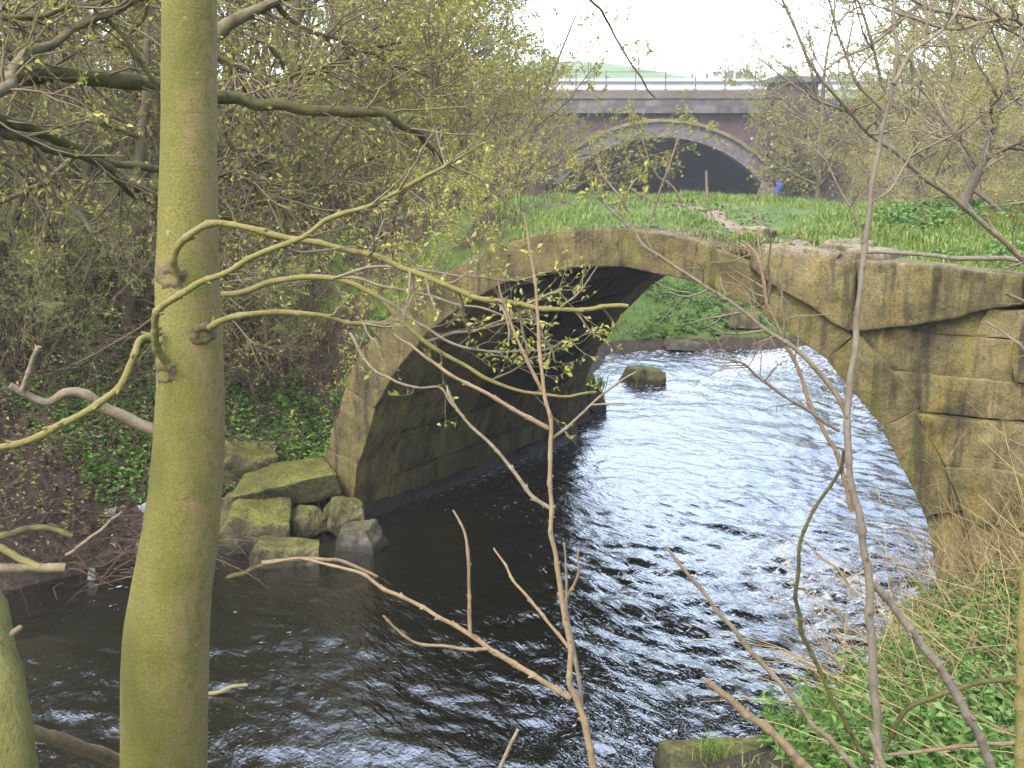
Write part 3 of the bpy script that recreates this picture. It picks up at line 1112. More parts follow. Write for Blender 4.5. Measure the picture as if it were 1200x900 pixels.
def make_tree(name, seed, label, cat='tree', H=7.0, r0=.12, stems=1, first=.2, limbs=16, limb_len=.42, ang=1.0, up=.03, k2=6, k3=5, k4=3, leaves=4, leaf=.035,
              twig_r=.0028, bark='bg_bark', twig='bg_twig', leafm='bud', lean=(0, 0), wob=.10, group=None, loc=(0, 0, 0), lwid=.55):
    rng = np.random.default_rng(seed)
    root = thing(name, label, cat, loc, group)
    mt, mc = MB(), MB()
    S = rng.normal(size=(stems, 3)) * (.0 if stems == 1 else .12)
    S[:, 2] = -.25
    D = np.zeros((stems, 3))
    D[:, 2] = 1
    D[:, :2] = np.array(lean) + (rng.normal(size=(stems, 2)) * .28 if stems > 1 else 0)
    Ln = H * rng.uniform(.85, 1.1, stems)
    pts, rad = grow_level(rng, S, D, Ln, np.full(stems, r0), 12, .06, .05, .12)
    rad[:, 0] *= 1.3
    tubes(mt, pts, rad, 9)
    S, D, Ln, R = sprout(rng, pts, rad, limbs // stems, first, ang, limb_len, .5)
    p1, r1 = grow_level(rng, S, D, Ln, R, 9, wob, up, .2)
    tubes(mt, p1, r1, 5)
    S, D, Ln, R = sprout(rng, p1, r1, k2, .2, .75, .45, .55)
    p2, r2 = grow_level(rng, S, D, Ln, np.maximum(R, twig_r * 1.5), 7, wob * 1.2, up * .7, .3)
    tubes(mc, p2, r2, 4)
    S, D, Ln, R = sprout(rng, p2, r2, k3, .2, .75, .5, .6)
    p3, r3 = grow_level(rng, S, D, Ln, np.maximum(R, twig_r), 5, wob * 1.4, up * .5, .4)
    tubes(mc, p3, r3, 3)
    last, lr = p3, r3
    if k4:
        S, D, Ln, R = sprout(rng, p3, r3, k4, .25, .7, .55, .7)
        p4, r4 = grow_level(rng, S, D, np.maximum(Ln, .08), np.maximum(R, twig_r * .8), 4, wob * 1.5, .04, .5)
        tubes(mc, p4, r4, 3)
        last, lr = p4, r4
    if leaves:
        S, D, _, _ = sprout(rng, last, lr, leaves, .15, .8, .5, 1)
        leaf_quads(mc, S, D + rng.normal(size=S.shape) * .4, rng.uniform(.6, 1.3, len(S)) * leaf, rng, 1, lwid)
    mt.build('trunk', M[bark], root)
    mc.build('crown', [M[twig], M[leafm]], root, smooth_shade=False)
    return root


def px_ground(px, y):
    x = (px - 600) / F_PX * y * (math.cos(PITCH) + 0.0)      # near enough: forward depth of a point near eye level
    return x, y, gz(x, y)


WOOD = 'trees in the wood on the left bank'
RWOOD = 'trees on the right beyond the bridge'


def place(tr, x, y, rz, sc, label, group):
    return copy_tree(tr, (x, y, gz(x, y)), rz, sc, label, group)


# prototypes, each used where it stands
t1 = make_tree('alder', 11, 'bushy budding alder behind the left foot of the stone arch', H=6.6, r0=.11, limbs=26, first=.1, limb_len=.46, k2=8, k3=6, k4=3, leaves=8, leaf=.046, group=WOOD,
               loc=(-2.75, 12.6, gz(-2.75, 12.6)))
t2 = make_tree('alder', 12, 'many stemmed alder in front of the grass by the far left of the viaduct', H=6.0, r0=.075, stems=4, limbs=28, first=.1, limb_len=.48, k2=8, k3=6, k4=3, leaves=8, leaf=.05, group=WOOD,
               loc=(-.9, 16.8, gz(-.9, 16.8)), lean=(.05, 0))
t3 = make_tree('sallow', 13, 'tangled brown sallow with few buds on the bank left of the main trunk', H=5.2, r0=.09, stems=3, limbs=24, first=.08, limb_len=.55, ang=1.2, up=-.01, k2=8, k3=7, k4=4, leaves=1, leaf=.035, group=WOOD,
               loc=(-4.6, 11.4, gz(-4.6, 11.4)))
t4 = make_tree('hawthorn', 14, 'dense spring green hawthorn at the far left of the bank', H=4.6, r0=.08, stems=3, limbs=24, first=.08, limb_len=.5, ang=1.1, k2=8, k3=7, k4=3, leaves=6, leaf=.036, leafm='shrub_leaf', group=WOOD,
               loc=(-6.2, 10.9, gz(-6.2, 10.9)))
t5 = make_tree('thin_wood_tree', 15, 'tall bare twigged tree behind the alder on the left slope', H=9.5, r0=.14, limbs=30, first=.15, limb_len=.36, ang=.85, up=.05, k2=8, k3=6, k4=3, leaves=6, leaf=.058, twig_r=.004, group=WOOD,
               loc=(-5.2, 17.5, gz(-5.2, 17.5)))
# right hand trees: pale, hazy twigs
t6 = make_tree('pale_tree', 16, 'pale twiggy tree just right of the viaduct pier', H=8.0, r0=.11, stems=2, limbs=32, first=.08, limb_len=.45, ang=.9, k2=8, k3=7, k4=3, leaves=5, leaf=.058, twig_r=.0042, twig='tan_twig', group=RWOOD,
               loc=(12.2, 28.5, gz(12.2, 28.5)))
t7 = make_tree('crooked_tree', 17, 'crooked grey tree standing at the right end of the grassy bank', H=4.6, r0=.13, limbs=22, first=.18, limb_len=.62, ang=1.15, up=.0, k2=8, k3=7, k4=3, leaves=4, leaf=.035, bark='grey_sapling', twig='tan_twig', group=RWOOD,
               loc=(9.6, 21.8, gz(9.6, 21.8)), lean=(-.12, 0))
t7['label'] = 'crooked grey tree across the water right of the brick pier'
_t, _s = to_ts(4.55, 10.2)
copy_tree(t7, (4.55, 10.2, float(z_deck(_t, _s)) - .05), 2.4, .52, 'small crooked grey tree rooted at the right end of the grassy deck', RWOOD)

LEFTW = [
    (t1, -1.6, 20.5, 1.3, 1.05, 'slender alder between the alders and the viaduct grass'),
    (t2, -4.0, 15.0, 2.2, 1.0, 'stand of thin stems seen just right of the main trunk'),
    (t3, -7.4, 13.5, 4.0, 1.15, 'dead looking thicket of brown twigs at the left picture edge'),
    (t5, -2.6, 24.0, 5.0, 1.0, 'tall tree whose twigs cross the sky left of the viaduct'),
    (t5, -8.5, 19.0, .7, 1.1, 'tall tree high on the left slope behind the brown thicket'),
    (t1, -6.4, 15.2, 3.5, 1.1, 'round alder on the slope directly behind the main trunk'),
    (t2, -9.5, 15.5, 1.0, 1.2, 'many stemmed tree rising at the far left behind the hawthorn'),
    (t1, -10.5, 22.0, 5.5, 1.5, 'broad tree at the top of the left slope'),
    (t2, -5.5, 26.0, 3.9, 1.5, 'tree on the rise behind the tall left hand trees'),
    (t5, -12.5, 28.0, 2.5, 1.3, 'farthest tall tree over the left slope'),
    (t1, -2.0, 32.0, .4, 1.5, 'tree at the left end of the viaduct before its wing'),
    (t2, -7.5, 36.0, 5.1, 1.7, 'tree on the road embankment at the left'),
    (t1, .2, 42.0, 2.9, 1.25, 'small tree against the left shoulder of the brick arch'),
    (t4, -2.9, 10.9, 2.6, .42, 'pale green bush between the main trunk and the stone arch'),
    (t4, -5.3, 10.4, 4.4, .5, 'leafy bush at half height on the left picture edge'),
    (t4, -3.1, 14.6, 2.0, .62, 'low green bush on the slope above the boulders'),
    (t3, -3.6, 10.7, 1.9, .55, 'low tangle of twigs behind the main trunk at the water'),
    (t4, -5.0, 9.9, .8, .5, 'small leafy bush at the left edge above the driftwood'),
    (t2, -16.0, 24.0, 4.2, 1.7, 'dense tree filling the upper left corner'),
    (t1, -14.0, 17.0, 2.2, 1.5, 'shaded tree beyond the left end of the bank'),
    (t2, -3.0, 46.0, 1.2, 1.8, 'far tree behind the left wing of the viaduct'),
]
for tr, x, y, rz, sc, lab in LEFTW:
    place(tr, x, y, rz, sc, lab, WOOD)
RIGHTW = [
    (t6, 16.2, 35, 2.0, 1.25, 'taller pale tree behind the pier of the viaduct'),
    (t6, 13.2, 24, 4.1, 1.05, 'pale tree in the middle of the right wood'),
    (t7, 12.0, 19.5, 1.0, 1.35, 'spreading tree over the right edge of the grass'),
    (t6, 16.5, 29, 5.4, 1.3, 'pale tree at the right picture edge'),
    (t2, 10.4, 20.5, 3.3, .8, 'green tinged thicket behind the rusty bracken'),
    (t2, 14.6, 20.0, .4, 1.0, 'budding thicket at the right end of the wood'),
    (t6, 17.5, 40, 3.0, 1.7, 'far tall tree over the right embankment'),
    (t1, 13.8, 45, 1.9, 1.6, 'far leafy tree right of the viaduct'),
    (t2, 22, 36, 4.7, 1.8, 'far tree rising above the right wood'),
    (t4, 9.6, 24.5, 2.2, .7, 'bright green bush at the foot of the pier'),
    (t4, 11.2, 17.4, 5.2, .75, 'green bush behind the crooked grey tree'),
    (t1, 18, 22, .9, 1.3, 'leafy tree beyond the right picture edge'),
]
for tr, x, y, rz, sc, lab in RIGHTW:
    place(tr, x, y, rz, sc, lab, RWOOD)
HILL = 'trees on the hillside behind the road'
for i, (px, y, sc, lab) in enumerate([(655, 118, 1.1, 'small hillside tree left of the pale sky gap'), (742, 150, .8, 'lone distant tree on the skyline above the parapet'), (858, 150, .75, 'distant twin tree near the right end of the railing'), (893, 100, .95, 'hillside tree behind the brick pier'), (925, 96, 1.1, 'hazy hillside tree right of the pier')]):
    x = (px - 600) / F_PX * y
    place(t1 if i % 2 else t2, x, y, i * 1.7, sc, lab, HILL)


# ------------------------------------------------------------------ foreground branches from traced points, each at its own depth
def px_tube(mb, pts, y, wpx0, wpx1, n=None, sides=8, mi=0, wob=0, seed=0, nodes=0, cap=True, start=None):
    """pts in photograph pixels, y: distance (number or per point), widths in pixels at both ends"""
    K = len(pts)
    ys = np.full(K, y, float) if np.isscalar(y) else np.interp(np.linspace(0, 1, K), np.linspace(0, 1, len(y)), y)
    P = np.array([at_y(a, b, yy) for (a, b), yy in zip(pts, ys)])
    w = np.linspace(wpx0, wpx1, K)
    R = np.array([wi / 2 * ((p - CAM) @ _fw) / F_PX for wi, p in zip(w, P)])
    if start is not None:
        P = np.vstack([start[None], P])
        R = np.concatenate([R[:1] * 1.25, R])
    n = n or max(12, K * 5)
    P, R = spline(P, n, R)
    if wob:
        sd = seed * 7.7
        P = P + np.stack([vnoise(P * 9 + sd, 1), vnoise(P * 9 + sd, 2), vnoise(P * 9 + sd, 3)], -1) * wob
    R = R * (1 + .12 * vnoise(P * 22, seed + 3))
    arc = np.concatenate([[0], np.cumsum(np.linalg.norm(np.diff(P, axis=0), axis=1))])
    if nodes:
        # nodes: the stem kinks and swells where a bud sits
        rg = np.random.default_rng(seed + 500)
        at = np.arange(.05, arc[-1], nodes) + rg.uniform(-.3, .3, len(np.arange(.05, arc[-1], nodes))) * nodes
        kick = np.zeros_like(P)
        for q in at:
            R = R * (1 + .26 * np.exp(-((arc - q) / .007) ** 2))
            kick = kick + np.maximum(0, 1 - np.abs(arc - q) / (nodes * .8))[:, None] * rg.normal(size=3) * nodes * .035
        P = P + kick
        qi = np.clip(np.searchsorted(arc, at), 1, len(P) - 1)
        T = nrm(P[qi] - P[qi - 1])
        side = nrm(np.cross(T, rg.normal(size=T.shape)))
        b0 = P[qi] + side * R[qi][:, None] * .6
        b1 = b0 + (T * .7 + side * .7) * np.maximum(R[qi] * 1.5, .004)[:, None]
        rb = np.maximum(R[qi] * .45, .0012)
        tubes(mb, np.stack([b0, (b0 + b1) / 2, b1], 1), np.stack([rb, rb * 1.05, rb * .15], 1), 5, mi)
    tubes(mb, P, R, sides, mi, cap)
    return P, R


def twigs_on(mb, rng, P, R, n, length, leaves, leaf, mi_twig=0, mi_leaf=1, up=.05, t0=.3, k=2, r=None, ang=.9):
    S, D, Ln, Rr = sprout(rng, P[None], R[None], n, t0, ang, .3, .6)
    Ln = rng.uniform(.5, 1.2, n) * length
    rr = np.clip(Rr, .0016, .006) if r is None else np.full(n, r)
    p, q = grow_level(rng, S, D, Ln, rr, 7, .16, up, .4)
    tubes(mb, p, q, 4, mi_twig)
    S, D, Ln2, R2 = sprout(rng, p, q, k, .2, .8, .5, .7)
    p2, q2 = grow_level(rng, S, D, Ln2, np.maximum(R2, .0011), 5, .2, up, .5)
    tubes(mb, p2, q2, 4, mi_twig)
    if leaves:
        for pp, qq in ((p, q), (p2, q2)):
            S, D, _, _ = sprout(rng, pp, qq, leaves, .35, .7, .5, 1)
            leaf_quads(mb, S, D + rng.normal(size=S.shape) * .3, rng.uniform(.6, 1.3, len(S)) * leaf, rng, mi_leaf, .5)


def build_main_tree():
    rng = np.random.default_rng(71)
    Y = 3.2
    root = thing('moss_green_tree', 'tall smooth barked tree coated in yellow green algae at the near water edge', 'tree', tuple(at_y(190, 1120, Y)))
    org = np.array(root.location)
    # trunk: traced edges left, right
    rows = [(-420, 205, 250), (-250, 200, 252), (-100, 194, 254), (0, 191, 254), (100, 190, 254), (200, 188, 254), (270, 186, 255), (330, 184, 256), (400, 185, 259), (450, 185, 261), (500, 183, 261), (560, 178, 259),
            (600, 173, 257), (640, 166, 254), (680, 158, 249), (720, 150, 246), (760, 146, 244), (800, 145, 243), (850, 145, 241), (900, 145, 240), (980, 138, 246), (1060, 122, 262), (1130, 95, 290)]
    P = np.array([at_y((l + r) / 2, y, Y) for y, l, r in rows])
    R = np.array([(r - l) / 2 * ((p - CAM) @ _fw) / F_PX for (y, l, r), p in zip(rows, P)])
    up = np.array([[-.85, Y + .1, 8.2], [-.95, Y + .05, 6.4]])
    P = np.vstack([up, P])
    R = np.concatenate([[.03, .065], R])
    P, R = spline(P, 150, R)
    mb = MB()
    sides = 40
    tubes(mb, P, R, sides)
    V = mb.v[0].reshape(len(P), sides, 3)
    ctr = P[:, None, :]
    dv = V - ctr
    disp = .035 * fbm(V * np.array([4, 4, 2.0]), 5, 3) + .012 * fbm(V * 16, 6, 2)
    mb.v[0] = (ctr + dv * (1 + disp[..., None])).reshape(-1, 3)
    mb.build('trunk', M['trunk'], root, origin=org)

    def knot(px, py, w, sgn, seed):
        c = at_y(px, py, Y)
        tr = np.interp(-py, [-1130, -600, 0], [.1, .115, .09])
        k = Y / F_PX
        cx = np.interp(py, [r[0] for r in rows], [(r[1] + r[2]) / 2 for r in rows])
        hw = np.interp(py, [r[0] for r in rows], [(r[2] - r[1]) / 2 for r in rows])
        dx = (px - cx) * k
        Rr = hw * k
        depth = math.sqrt(max(Rr * Rr - dx * dx, 0))
        c = c + np.array([0, -depth, 0])
        nv = nrm(np.array([dx, -depth, 0]) + 1e-6)
        m2 = MB()
        # an oval scar swelling out of the bark
        th = np.linspace(0, 2 * PI, 25)[:-1]
        axis0 = at_y(cx, py, Y)
        rings = [(1.5, -.010), (1.1, .0015), (.75, .007), (.45, .003), (.2, -.002), (.02, -.005)]
        Vs = []
        a0 = math.asin(np.clip(dx / Rr, -1, 1))
        for f, hh in rings:
            q = np.stack([np.cos(th), np.sin(th), 0 * th], -1) * f
            wob = 1 + .35 * fbm(q * 1.5 + seed, seed, 2)
            aa = a0 + np.cos(th) * w * f * wob * k * .5 / Rr
            zz = np.sin(th) * w * f * wob * k * .34
            rr = Rr * 1.0 + hh + .004 * fbm(q * 4 + seed, seed + 2, 2)
            Vs.append(axis0 + np.stack([np.sin(aa) * rr, -np.cos(aa) * rr, zz], -1))
        Vs = np.array(Vs)
        idx = np.arange(Vs.shape[0] * 24).reshape(Vs.shape[0], 24)
        a, b = idx[:-1], idx[1:]
        m2.add(Vs.reshape(-1, 3), np.stack([a, np.roll(a, -1, 1), np.roll(b, -1, 1), b], -1).reshape(-1, 4))
        m2.build('knot', M['knot'], root, origin=org)
    knot(211, 322, 40, 1, 2)
    knot(247, 388, 30, 1, 3)
    knot(203, 432, 34, 1, 4)
    knot(226, 578, 30, 1, 5)
    knot(184, 500, 18, 1, 8)
    yf = Y - .13
    B = [
        ('upper looping branch', [(209, 320), (206, 300), (216, 280), (250, 267), (290, 267), (340, 279), (400, 291), (450, 305), (505, 327), (560, 348), (600, 356), (640, 361), (690, 362), (737, 362)], [yf + .02, yf - .06, 3.0, 2.95, 2.9, 2.9], 9, 5, 'limb'),
        (None, [(197, 424), (186, 408), (182, 388), (191, 363), (220, 340), (260, 320), (300, 302), (350, 275), (400, 251), (450, 231), (500, 205), (535, 186), (566, 167)], [yf, yf - .1, 2.9, 2.9, 2.95, 3.0], 10, 3.5, 'limb'),
        (None, [(247, 384), (262, 375), (290, 368), (330, 367), (370, 370), (420, 377), (472, 381)], [yf + .05, yf, 3.1, 3.2], 9, 4, 'limb'),
        (None, [(186, 388), (174, 397), (162, 402), (153, 425), (142, 444), (112, 474), (70, 498), (35, 515), (-10, 526)], [yf + .02, 3.0, 2.95, 2.9], 8, 9, 'limb'),
        (None, [(183, 502), (160, 494), (130, 482), (108, 464), (82, 462), (56, 470), (32, 462), (12, 452)], [Y + .0, 3.15, 3.1, 3.05], 15, 8, 'pale_twig'),
        (None, [(26, 457), (31, 440), (36, 420), (43, 407)], [3.06, 3.05], 7, 5, 'pale_twig'),
    ]
    for i, (lab, pts, ys, w0, w1, mk) in enumerate(B):
        mb = MB()
        Pp, Rr = px_tube(mb, pts, ys, w0, w1, n=len(pts) * 14, sides=10, wob=.010, seed=i, nodes=.09 if w0 < 14 else 0)
        if i < 3:
            twigs_on(mb, rng, Pp, Rr, [16, 10, 6][i], .22, 2, .022, t0=.45, k=2, up=[-.02, .05, .0][i], mi_twig=1, mi_leaf=2)
        mb.build('branch', [M[mk], M['pale_twig'], M['bright_bud']], root, origin=org)
    # crown out of the picture overhead
    m4 = MB()
    S, D, Ln, R4 = sprout(rng, P[None, :40][:, ::-1], R[None, :40][:, ::-1], 12, .2, 1.0, .55, .5)
    D[:, 1] -= .3
    D[:, 2] = np.abs(D[:, 2]) + .3
    p1, r1 = grow_level(rng, S, D, Ln, R4, 9, .1, .05, .2)
    tubes(m4, p1, r1, 6)
    S, D, Ln, R4 = sprout(rng, p1, r1, 7, .3, .8, .5, .5)
    p2, r2 = grow_level(rng, S, D, Ln, R4, 7, .12, .05, .3)
    tubes(m4, p2, r2, 4)
    S, D, Ln, R4 = sprout(rng, p2, r2, 5, .3, .8, .5, .6)
    p3, r3 = grow_level(rng, S, D, Ln, R4, 5, .14, .05, .4)
    tubes(m4, p3, r3, 3)
    S, D, _, _ = sprout(rng, p3, r3, 4, .2, .8, .5, 1)
    leaf_quads(m4, S, D, rng.uniform(.6, 1.2, len(S)) * .035, rng, 1)
    m4.build('crown', [M['limb'], M['bud']], root, origin=org, smooth_shade=False)


build_main_tree()


def build_overhang():
    rng = np.random.default_rng(72)
    root = thing('leaning_tree', 'dark mossy tree leaning at the bottom left corner, its boughs passing behind the main trunk', 'tree', tuple(at_y(5, 1080, 2.35)))
    org = np.array(root.location)
    mb = MB()
    TP, TR = px_tube(mb, [(12, 1100), (4, 1000), (-1, 900), (-14, 820), (-32, 740), (-70, 600), (-120, 420), (-170, 200), (-220, 20), (-260, -200)], [2.3, 2.35, 2.5, 2.8, 3.4, 4.2], 92, 60, n=60, sides=24, wob=.01)
    mb.build('trunk', M['green_trunk'], root, origin=org)
    boughs = [
        ([(-190, 120), (-80, 98), (20, 88), (83, 88), (143, 94), (190, 101), (257, 113), (300, 120), (393, 130), (450, 133), (472, 145), (492, 156), (500, 172), (520, 187)], [4.0, 4.6, 4.9, 5.1, 5.4], 24, 5, 'bough', 1),
        ([(-175, 150), (-60, 130), (0, 143), (43, 156), (97, 177), (133, 200), (160, 226), (190, 248), (225, 275)], [3.7, 4.3, 4.7, 4.9], 18, 11, 'bough', 1),
        ([(-175, 160), (-60, 140), (0, 153), (67, 173), (110, 190), (150, 216), (187, 231), (230, 245), (290, 262), (330, 280)], [3.7, 4.4, 4.8, 5.1], 12, 6, 'bough', 1),
        ([(97, 177), (118, 186), (140, 193), (187, 200), (240, 203), (293, 207), (308, 226), (330, 254), (345, 290)], [4.7, 4.9, 5.0], 11, 5, 'bough', 1),
        ([(93, 172), (80, 188), (66, 203), (50, 213), (20, 230), (-10, 242)], [4.7, 4.5, 4.3], 8, 5, 'grey_bough', 0),
        ([(52, 213), (62, 226), (77, 243), (92, 259), (107, 272), (123, 266)], [4.5, 4.3], 7, 4, 'grey_bough', 0),
        ([(-190, 210), (-80, 170), (0, 104), (23, 74), (45, 57), (67, 44), (113, 20), (167, -3), (230, -40)], [3.6, 4.0, 4.2, 4.3, 4.4], 15, 7, 'grey_bough', 1),
        ([(123, 20), (140, 40), (157, 63), (172, 84), (181, 101), (188, 130), (192, 170)], [4.3, 4.5], 6, 4, 'bough', 0),
        ([(176, -10), (171, 12), (162, 28), (152, 41)], [4.4, 4.4], 5, 3, 'bough', 0),
        ([(-20, 20), (0, 48), (20, 71), (25, 95), (30, 118)], [4.2, 4.3], 8, 4, 'bough', 0),
        ([(-40, 25), (0, 20), (25, 22), (50, 18), (80, 9), (110, 3), (150, -14)], [4.1, 4.3], 9, 5, 'bough', 1),
        ([(225, 75), (255, 40), (265, 28), (280, 20), (300, 12), (325, 1), (360, -20)], [5.2, 5.3], 18, 11, 'grey_bough', 1),
        ([(322, 5), (345, 28), (380, 42), (430, 62), (500, 90)], [5.3, 5.5], 7, 3, 'bough', 1),
        ([(240, 60), (258, 71), (275, 83), (284, 92), (287, 104), (300, 120)], [5.2, 5.3], 6, 4, 'bough', 1),
        ([(235, 118), (260, 143), (268, 168), (285, 184), (300, 198), (317, 221), (331, 258)], [5.2, 5.3], 6, 4, 'bough', 1),
        ([(300, 236), (340, 232), (380, 215), (420, 190), (470, 178)], [5.1, 5.6], 5, 2, 'bough', 1),
        ([(320, 95), (345, 88), (380, 78), (420, 60), (470, 48)], [5.2, 5.5], 6, 2, 'bough', 1),
        ([(470, 145), (488, 120), (508, 104), (512, 80), (503, 50)], [5.3, 5.6], 5, 2, 'bough', 1),
    ]
    for i, (pts, ys, w0, w1, mk, tw) in enumerate(boughs):
        mb = MB()
        st = None
        if pts[0][0] < 0:
            # leave the trunk a little below where the bough first shows
            p0 = at_y(*pts[0], ys[0])
            st = TP[np.argmin(np.abs(TP[:, 2] - (p0[2] - .35)))]
            pts = [q for q in pts if q[0] > -150] if pts[0][0] < -150 else pts
        Pp, Rr = px_tube(mb, pts, ys, w0, w1, n=len(pts) * 7, sides=9, wob=.02, seed=20 + i, start=st)
        if tw:
            twigs_on(mb, rng, Pp, Rr, 26, .45, 3, .03, t0=.35, k=4, up=.0, mi_twig=1, mi_leaf=2)
        mb.build('bough', [M[mk], M['bg_twig'], M['bud']], root, origin=org)
    mb = MB()
    px_tube(mb, [(5, 842), (25, 853), (60, 865), (100, 878), (142, 891), (200, 905)], [2.4, 2.7, 3.3, 3.6], 16, 17, sides=10, wob=.004, seed=5)
    mb.build('side_shoot', M['pink_twig'], root, origin=org)
    mb = MB()
    px_tube(mb, [(-5, 752), (8, 746), (24, 735)], [2.5, 2.6], 9, 6, sides=8)
    mb.build('broken_shoot', M['pink_twig'], root, origin=org)


build_overhang()


def build_saplings():
    rng = np.random.default_rng(73)
    # centre sapling
    root = thing('bare_sapling', 'thin bare tan sapling rising from the bottom centre across the dark water', 'sapling', tuple(at_y(712, 960, 2.7)))
    org = np.array(root.location)
    Y = 2.7
    mb = MB()
    P0, R0 = px_tube(mb, [(716, 975), (697, 900), (684, 850), (674, 815), (666, 800), (668, 760), (663, 725), (657, 690), (652, 650), (647, 605), (646, 540), (643, 490), (637, 450), (633, 400), (630, 355), (626, 325), (620, 290), (612, 250)], [Y, Y, Y + .05, Y + .1], 8.5, 2.6, n=140, sides=10, wob=.003, nodes=.085)
    mb.build('stem', M['pink_twig'], root, origin=org)
    br = [
        ([(668, 818), (640, 800), (600, 775), (573, 761), (540, 739), (500, 715), (450, 689), (420, 672), (390, 664), (350, 656), (308, 660)], 7.5, 2.5, 'pink_twig'),
        ([(551, 742), (549, 700), (549, 650), (545, 625), (537, 610), (530, 599)], 4.5, 2.5, 'red_stem'),
        ([(572, 761), (545, 761), (520, 757), (486, 752), (465, 738), (449, 722)], 4, 2.5, 'pink_twig'),
        ([(666, 759), (645, 735), (622, 703), (600, 680), (588, 660), (578, 642)], 4.5, 2.2, 'pink_twig'),
        ([(681, 838), (679, 800), (675, 770), (668, 735), (664, 700), (664, 665), (661, 635)], 5, 2.5, 'grey_sapling'),
        ([(665, 700), (673, 685), (678, 668), (679, 645)], 4, 2, 'pink_twig'),
        ([(648, 597), (620, 577), (600, 550), (575, 520), (555, 500), (540, 482), (527, 462), (524, 452)], 5, 2.5, 'pale_twig'),
        ([(643, 502), (610, 484), (570, 460), (533, 441), (500, 420), (470, 400), (462, 392)], 5.5, 2.5, 'pink_twig'),
        ([(638, 463), (625, 438), (612, 408), (600, 380), (590, 352), (584, 330)], 4.5, 2.2, 'pink_twig'),
        ([(648, 514), (665, 500), (678, 486), (695, 470), (725, 447), (745, 435)], 4, 2, 'pale_twig'),
        ([(692, 474), (712, 473), (732, 472)], 2.5, 1.5, 'pale_twig'),
    ]
    for i, (pts, w0, w1, mk) in enumerate(br):
        mb = MB()
        px_tube(mb, pts, [Y + .06, Y + .1 + .12 * math.sin(i * 2.3)], w0, w1, n=len(pts) * 12, sides=8, wob=.004, seed=50 + i, nodes=.07)
        mb.build('branch', M[mk], root, origin=org)
    mb = MB()
    for (pts, w) in (([(607, 855), (597, 875), (586, 900), (570, 940)], 5), ):
        px_tube(mb, pts, 2.3, w - 1, w, sides=8)
    o = mb.build('broken_stick', M['pale_twig'])
    tag(o, 'short pale stick poking up from the bottom edge left of the bare sapling', 'stick')

    # leafy low twigs hanging before the arch
    root = thing('budding_branchlet', 'arching leafy branchlet with lime buds hanging before the dark arch', 'branch', tuple(at_y(180, 330, 4.6)))
    org = np.array(root.location)
    cur = [
        ([(180, 330), (260, 345), (330, 330), (390, 325), (440, 345), (470, 375), (500, 402), (540, 425), (575, 445), (610, 459), (650, 463), (700, 460)], 8, 3, 'limb', 10),
        ([(440, 345), (480, 370), (520, 396), (560, 408), (600, 412), (640, 408), (660, 398)], 4, 2, 'pale_twig', 10),
        ([(500, 402), (530, 390), (565, 384), (600, 372), (630, 350), (655, 338)], 4, 2, 'pale_twig', 14),
        ([(390, 325), (430, 330), (470, 340), (520, 350), (560, 362), (600, 372), (650, 380)], 4, 2, 'pale_twig', 12),
        ([(575, 445), (600, 436), (625, 420), (650, 412), (672, 405)], 3, 1.6, 'pale_twig', 10),
        ([(410, 390), (430, 425), (450, 440), (470, 452), (495, 452), (520, 456), (530, 475), (545, 490)], 4, 2.2, 'pale_twig', 3),
        ([(390, 325), (440, 312), (500, 318), (550, 325), (600, 330), (640, 320)], 4, 1.8, 'pale_twig', 14),
    ]
    for i, (pts, w0, w1, mk, nt_) in enumerate(cur):
        mb = MB()
        Pp, Rr = px_tube(mb, pts, [4.6, 4.3, 4.1, 4.0] if i in (0, 5) else [4.2, 4.0], w0, w1, sides=7, wob=.012, seed=80 + i)
        twigs_on(mb, rng, Pp, Rr, nt_, .26, 3, .028, t0=.25, k=2, up=.06, r=.0019, mi_twig=1, mi_leaf=2)
        mb.build('twig', [M[mk], M['pale_twig'], M['bright_bud']], root, origin=org)

    # right sapling
    Y = 2.9
    root = thing('grey_sapling', 'tall grey sapling with forked top standing before the right half of the bridge', 'sapling', tuple(at_y(1042, 990, Y)))
    org = np.array(root.location)
    mb = MB()
    px_tube(mb, [(1045, 990), (1031, 900), (1026, 840), (1023, 780), (1022, 720), (1018, 680), (1010, 640), (1004, 590), (996, 540), (993, 490), (995, 450), (1002, 410), (1007, 350), (1012, 300), (1018, 240), (1026, 195), (1037, 150), (1043, 115), (1047, 95), (1050, 60), (1049, 20), (1055, -30)], [Y, Y, Y + .05, Y + .1], 11, 4, n=160, sides=10, wob=.003, nodes=.11)
    mb.build('stem', M['grey_sapling'], root, origin=org)
